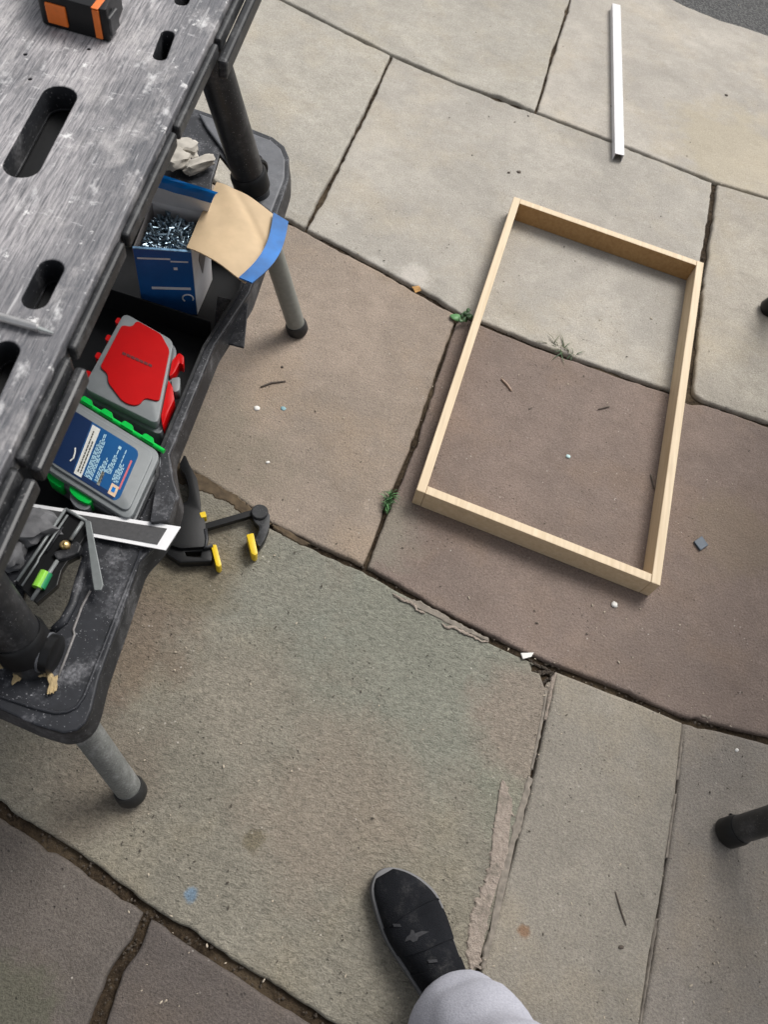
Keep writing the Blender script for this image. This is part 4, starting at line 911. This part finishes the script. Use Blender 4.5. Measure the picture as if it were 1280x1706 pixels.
# ------------------------------------------------------------------ person: shoe and grey trouser leg
PE = thing('person', (.33, -.05, 0), 'person standing in light grey jogging trousers and a black strapped shoe', 'person')
toe = Vector((.170, .148)); fd = Vector((-.675, .738)).normalized(); sd = Vector((fd.y, -fd.x))   # sd: to the right of the walking direction
LEN = .292; heel = toe - fd * LEN
def shoe(heel, fd, mirror, prefix):
    sd = Vector((fd.y, -fd.x)) * mirror
    W2 = lambda x, y, z: Vector((heel.x + sd.x * x + fd.x * y, heel.y + sd.y * x + fd.y * y, z))
    # outline of a right shoe: x to the right (outer), y forward
    right = [(.0, 0), (.020, .004), (.032, .022), (.035, .06), (.036, .10), (.042, .15), (.049, .19), (.050, .22), (.040, .247), (.024, .270), (.004, .286)]
    left = [(-.013, .2905), (-.026, .287), (-.040, .272), (-.047, .245), (-.051, .21), (-.049, .18), (-.042, .14), (-.036, .10), (-.034, .06), (-.031, .022), (-.019, .004)]
    cp = [Vector(p) for p in right + left]; loop = []; n_ = len(cp)
    for i in range(n_):
        p0_, p1_, p2_, p3_ = cp[i - 1], cp[i], cp[(i + 1) % n_], cp[(i + 2) % n_]
        for j in range(5):
            t_ = j / 5; loop.append(.5 * ((2 * p1_) + (p2_ - p0_) * t_ + (2 * p0_ - 5 * p1_ + 4 * p2_ - p3_) * t_ ** 2 + (3 * p1_ - p0_ - 3 * p2_ + p3_) * t_ ** 3))
    sole = part('shoe', prism([W2(p.x, p.y, 0) for p in loop], .001, .027, .004, 3), M_sole, PE, 40)
    part('sole_line', prism([W2(p.x * 1.012, .146 + (p.y - .146) * 1.006, 0) for p in loop], .0135, .0155), M_soled, sole)
    # upper: loft along the length
    N, K = 26, 22; V, F = [], []
    def halfw(y, side):
        L = right if side > 0 else left[::-1]; L = ([(0, 0)] + L if side < 0 else L + [(0, .2925)])
        L = [(p.x, p.y) for p in loop if p.x * side > 0]; ds = sorted(L, key=lambda p: abs(p[1] - y))[:2]
        (a, b) = ds; k_ = (y - a[1]) / (b[1] - a[1]) if abs(b[1] - a[1]) > 1e-5 else 0
        return abs(a[0] + (b[0] - a[0]) * max(-.5, min(1.5, k_)))
    def hgt(y):
        ks = ((0, .070), (.03, .078), (.08, .086), (.12, .088), (.16, .080), (.20, .066), (.235, .055), (.262, .047), (.280, .040), (.289, .030))
        for a, b in zip(ks, ks[1:]):
            if a[0] <= y <= b[0]: return a[1] + (b[1] - a[1]) * (y - a[0]) / (b[0] - a[0])
        return .03
    def surf(y, w, grow=0.0):
        a, b = halfw(y, 1) - .0035, halfw(y, -1) - .0035
        s = sin(w); c = cos(w); ww = (a if c > 0 else b) + grow
        zz = .022 + (hgt(y) - .022 + grow) * (abs(s) ** .75); sq = math.copysign(abs(c) ** .8, c)
        return W2(sq * max(.003, ww), y, zz + .0012 * noise.noise(Vector((w * 2, y * 40, mirror))))
    for i in range(N + 1):
        y = .004 + (.2835 - .004) * (1 - (1 - i / N) ** 1.25)
        for k in range(K + 1): V.append(surf(y, pi * k / K))
    for i in range(N):
        for k in range(K): F.append((i * (K + 1) + k, i * (K + 1) + k + 1, (i + 1) * (K + 1) + k + 1, (i + 1) * (K + 1) + k))
    F.append(tuple(range(K + 1))); F.append(tuple((N * (K + 1) + k) for k in range(K + 1))[::-1])
    bm = bmesh.new(); vs = [bm.verts.new(v) for v in V]
    for f in F: bm.faces.new([vs[i] for i in f])
    up = part('upper', bm_mesh(bm), M_shoe, sole, 60)
    # wide strap and toe seam
    def band(y0, y1, w0, w1, gr, nm, mat, skew=0.0, th=.0022):
        return part(nm, sheet([[surf(y0 + (y1 - y0) * j / 6 + skew * (i / 16 - .5), w0 + (w1 - w0) * i / 16, gr) for j in range(7)] for i in range(17)], th), mat, sole, 60)
    band(.165, .207, .10, pi - .10, .0010, 'strap', M_shoe, .020, .0018)
    band(.100, .138, .12, pi - .12, .0010, 'strap', M_shoe, .016, .0018)
    part('toe_seam', tube([surf(.212 + .008 * sin(pi * k / 14), .15 + (pi - .3) * k / 14, .0006) for k in range(15)], .0012, 6), M_shoe, sole, 180)
    for (y, w) in ((.213, pi - .95), (.150, 1.75)): part('tab', sheet([[surf(y + dy + dw * .02, w + dw, .0024) for dw in (-.12, .12)] for dy in (-.0022, .0022)], .001), M_emb, sole)
    # winged emblem on the strap
    if mirror > 0:
        L = [(433, 592), (446, 560), (462, 548), (470, 518), (484, 526), (488, 542), (520, 532), (549, 545), (522, 556), (506, 566), (500, 584), (478, 594), (462, 580)]
        P3 = []
        for x, y in L:
            q = at(560 + x / 3.556, 1400 + y / 3.556, .078).to_2d() - heel; yy = q.dot(fd); xx = q.dot(sd)
            P3.append(surf(yy, math.acos(max(-.95, min(.95, xx / .047))), .0026))
        m = len(P3); c = sum(P3, Vector((0, 0, 0))) / m + Vector((0, 0, .0008))
        part('emblem', mesh(P3 + [c], [(i, (i + 1) % m, m) for i in range(m)]), M_emb, sole)
    part('sock', tube([W2(0, .055, .05), W2(0, .055, .09), W2(0, .045, .20)], [.043, .042, .046], 20), M_shoe, sole, 180)
    return sole
shoe(heel, fd, 1, 'r')
fd2 = Vector((-.35, .94)).normalized(); shoe(Vector((.06, -.62)), fd2, -1, 'l')
# trousers: two legs, waist; hem open over the shoe
def legloft(path, hem_seed):
    K = 40; V, F = [], []
    for i, (c, rx, ry) in enumerate(path):
        for k in range(K):
            w = 2 * pi * k / K
            f = 1 + .055 * noise.noise(Vector((w * 1.2 + c[2] * 9, c[2] * 16 - w * 1.5, hem_seed))) * (1 if i > 1 else .4) + .05 * noise.noise(Vector((cos(w) * 1.3, sin(w) * 1.3, c[2] * 7 + hem_seed))) + .02 * noise.noise(Vector((cos(w) * 3, sin(w) * 3, c[2] * 22 + hem_seed)))
            V.append((c[0] + cos(w) * rx * f, c[1] + sin(w) * ry * f, c[2] + (.012 * noise.noise(Vector((cos(w), sin(w), hem_seed))) if i < 2 else 0)))
    n = len(path)
    for i in range(n - 1):
        for k in range(K): F.append((i * K + k, i * K + (k + 1) % K, (i + 1) * K + (k + 1) % K, (i + 1) * K + k))
    return V, F
def interp(keys, n):
    out = []
    for i in range(n + 1):
        t = keys[0][0][2] + (keys[-1][0][2] - keys[0][0][2]) * i / n
        for a, b in zip(keys, keys[1:]):
            if a[0][2] <= t <= b[0][2] + 1e-9:
                k = (t - a[0][2]) / (b[0][2] - a[0][2]); k = k * k * (3 - 2 * k)
                out.append((tuple(a[0][j] + (b[0][j] - a[0][j]) * k for j in range(2)) + (t,), a[1] + (b[1] - a[1]) * k, a[2] + (b[2] - a[2]) * k)); break
    return out
hc = (.322, -.050)
kr = [((hc[0], hc[1], .095), .084, .086), ((hc[0], hc[1], .103), .086, .088), ((hc[0] + .002, hc[1] - .005, .16), .083, .085), ((.32, -.075, .30), .075, .080), ((.315, -.11, .50), .078, .082), ((.30, -.22, .72), .088, .095), ((.27, -.31, .86), .10, .12)]
kl = [((.05, -.59, .09), .082, .086), ((.055, -.58, .16), .080, .084), ((.06, -.55, .30), .075, .080), ((.075, -.48, .50), .078, .082), ((.11, -.39, .72), .088, .095), ((.15, -.33, .86), .10, .12)]
tme = []
for kk, sd_ in ((kr, 1.3), (kl, 5.1)):
    V, F = legloft(interp(kk, 46), sd_); bm = bmesh.new(); vs = [bm.verts.new(v) for v in V]
    for f in F: bm.faces.new([vs[i] for i in f])
    tme.append(bm_mesh(bm))
V, F = legloft([((.21, -.32, .80), .165, .125), ((.21, -.325, .88), .172, .13), ((.21, -.33, .98), .165, .12), ((.21, -.33, 1.0), .162, .118)], 3.0); F.append(tuple(range(40))); F.append(tuple(120 + k for k in range(40))); tme.append(mesh(V, F))
tr = part('trousers', join(*tme), M_jersey, PE, 180)
sol = tr.modifiers.new('thickness', 'SOLIDIFY'); sol.thickness = .004; sol.offset = -1
# body: torso, arms and head as one continuous skin
sk = [((.21, -.33, .99), .15), ((.21, -.335, 1.12), .14), ((.21, -.34, 1.28), .15), ((.21, -.34, 1.40), .13), ((.205, -.32, 1.48), .055), ((.20, -.29, 1.60), .085), ((.195, -.27, 1.68), .075),
      ((.03, -.36, 1.38), .065), ((-.03, -.30, 1.16), .048), ((-.02, -.10, 1.335), .030), ((.39, -.34, 1.38), .065), ((.36, -.22, 1.16), .048), ((.14, -.09, 1.345), .030)]
se = [(0, 1), (1, 2), (2, 3), (3, 4), (4, 5), (5, 6), (3, 7), (7, 8), (8, 9), (3, 10), (10, 11), (11, 12)]
bme = bpy.data.meshes.new('body'); bme.from_pydata([p for p, _ in sk], se, []); 
bo = bpy.data.objects.new('body', bme); link(bo)
sm_ = bo.modifiers.new('skin', 'SKIN'); ss = bo.modifiers.new('sub', 'SUBSURF'); ss.levels = ss.render_levels = 2
for i, (_, r) in enumerate(sk): bme.skin_vertices[0].data[i].radius = (r, r * .8); bme.skin_vertices[0].data[i].use_root = (i == 0)
dg = bpy.context.evaluated_depsgraph_get(); bm2 = bpy.data.meshes.new_from_object(bo.evaluated_get(dg)); bpy.data.objects.remove(bo)
part('body', bm2, M_cloth, PE, 180)

# ------------------------------------------------------------------ weeds, twigs and chips on the slabs
def leaf(name, c, r, rz, parent, mat, tilt=.2, asp=.8):
    N = 12; V = [(0, 0, .001)]
    for k in range(N): w = 2 * pi * k / N; V.append((cos(w) * r, sin(w) * r * asp, .0022 * sin(w * 2) + .002))
    me = mesh(V, [(0, 1 + k, 1 + (k + 1) % N) for k in range(N)]); me.transform(Matrix.Translation(c) @ Matrix.Rotation(rz, 4, 'Z') @ Matrix.Rotation(tilt, 4, 'X'))
    o_ = part(name, me, mat, parent, 180); md = o_.modifiers.new('thickness', 'SOLIDIFY'); md.thickness = .0006; return o_
WD = thing('weed', at(768, 528, 0), 'small round-leaved green weed growing where slab joints meet by the frame', 'weed')
for k, (u, v, r) in enumerate(((759, 529, .014), (772, 526, .008), (778, 523, .009), (775, 533, .008), (768, 534, .007), (783, 528, .008), (781, 518, .007))):
    leaf('leaf', at(u, v, .004 + .003 * k), r, k * 1.3, WD, M_leaf if k == 0 else M_grass, random.uniform(-.4, .4))
for k in range(3): part('stem', tube([at(769, 527, -.008), at(762 + 7 * k, 527, .004)], .0008, 5), M_grass, WD)
def tuft(u, v, n, ln, spread, label, mat, du=0, dv=0, low=.3):
    T = thing('grass_tuft', at(u, v, 0), label, 'grass tuft')
    for k in range(n):
        f = random.uniform(-1, 1); b = at(u + du * f, v + dv * f, -.008); a = random.uniform(0, 2 * pi); L = ln * random.uniform(.5, 1.1); s = spread * random.uniform(.3, 1)
        h = Vector((cos(a), sin(a), 0)); pts = [b, b + h * s * L * .4 + Vector((0, 0, L * low * 1.0)), b + h * s * L * 1.0 + Vector((0, 0, L * low * 1.2)), b + h * s * L * 1.5 + Vector((0, 0, L * low * .9))]
        part('blade', tube(pts, [.0011, .0013, .001, .0002], 5, flat=.35), mat[k % len(mat)], T, 180)
tuft(645, 842, 80, .030, .55, 'dense green grass tuft in the joint left of the frame', [M_grass, M_leaf, M_grass], -6, 14, .7)
tuft(935, 585, 26, .042, 1.0, 'thin straggling grass in the joint inside the timber frame', [M_grassd, M_grass], 22, 10, .25)
def twig(pts, r, label, mat=M_twig, z=.0025):
    P = [at(u, v, z) for u, v in pts]; Q = []
    for a, b in zip(P, P[1:]): Q += [a.lerp(b, s / 3) for s in range(3)]
    Q.append(P[-1]); m = len(Q)
    tag(part('twig', tube(Q, [r * (.5 + .6 * sin(pi * (i + .7) / (m + .6))) for i in range(m)], 7), mat, None, 180), label, 'twig', 'twigs lying on the slabs')
twig([(434, 645), (452, 638), (476, 635)], .0022, 'thin curved dark twig on the pink slab near the bench')
twig([(836, 631), (846, 641), (853, 651)], .0026, 'pale straight twig on the mauve slab inside the frame', M_twigl)
twig([(997, 682), (1008, 679), (1017, 677)], .0016, 'short dark twig on the mauve slab beside the right batten')
twig([(1026, 1485), (1035, 1515), (1044, 1542)], .0013, 'long thin brown twig on the grey beige slab near the shoe')
twig([(1085, 790), (1091, 815)], .0014, 'tiny dark twig against the right batten of the frame')
def chip(u, v, rx, ry, rz, label, mat, name='chip', h=.002, cat='chip', boxy=.3, sub=2):
    tag(part(name, lump(at(u, v, 0) + Vector((0, 0, h * .7)), rx, ry, h, .3, sub, int(u), rz, boxy), mat, None, 180 if sub > 1 else None), label, cat, 'small chips scattered on the slabs')
chip(428, 681, .0065, .006, 0, 'round cream chip on the pink slab beside the teal fleck', M_chip)
chip(472, 681, .006, .005, 0, 'teal blue fleck on the pink slab', M_teal, h=.001)
chip(446, 771, .0045, .003, .7, 'small white chip on the pink slab above the clamp', M_chip)
chip(947, 761, .005, .0045, 0, 'pale turquoise chip inside the timber frame', M_tealp)
chip(1024, 1008, .0065, .0065, 0, 'round white chip just outside the near end of the frame', M_chip, h=.003)
chip(1228, 1250, .004, .003, .8, 'white chip on the slab above the trestle foot', M_chip)
chip(1035, 1578, .005, .003, .3, 'dark brown crumb on the grey beige slab near the trouser leg', M_twig)
chip(1211, 159, .006, .005, .3, 'dark crumb on the pale slab right of the white trim', M_twig)
chip(865, 287, .006, .005, .3, 'dark crumb on the pale slab above the frame corner', M_twig)
chip(848, 288, .004, .003, .3, 'very small dark crumb just left of another crumb above the frame', M_twig)
chip(470, 612, .003, .003, .3, 'dark speck on the pink slab above the curved twig', M_twig)
q = atl([(868, 1088), (890, 1087), (886, 1094), (872, 1098)], .004); tag(part('tile_shard', prism(q, .001, .005, .0006), M_chip), 'white angular shard beside the broken slab corner', 'shard')
q = atl([(1157, 902), (1170, 893), (1181, 908), (1168, 917)], .005); tag(part('plastic_square', prism(q, .0005, .006, .001), M_slate), 'small blue grey plastic square on the mauve slab right of the frame', 'plastic piece')
DL = part('dry_leaf', sheet(bil(at(686, 478, -.001), at(692, 488, -.001), at(702, 484, .001), at(698, 476, .002), 3, 3, lambda u, v: Vector((0, 0, .003 * sin(u * pi)))), .0006), M_dry); tag(DL, 'scrap of dry orange leaf caught in the slab joint', 'leaf')
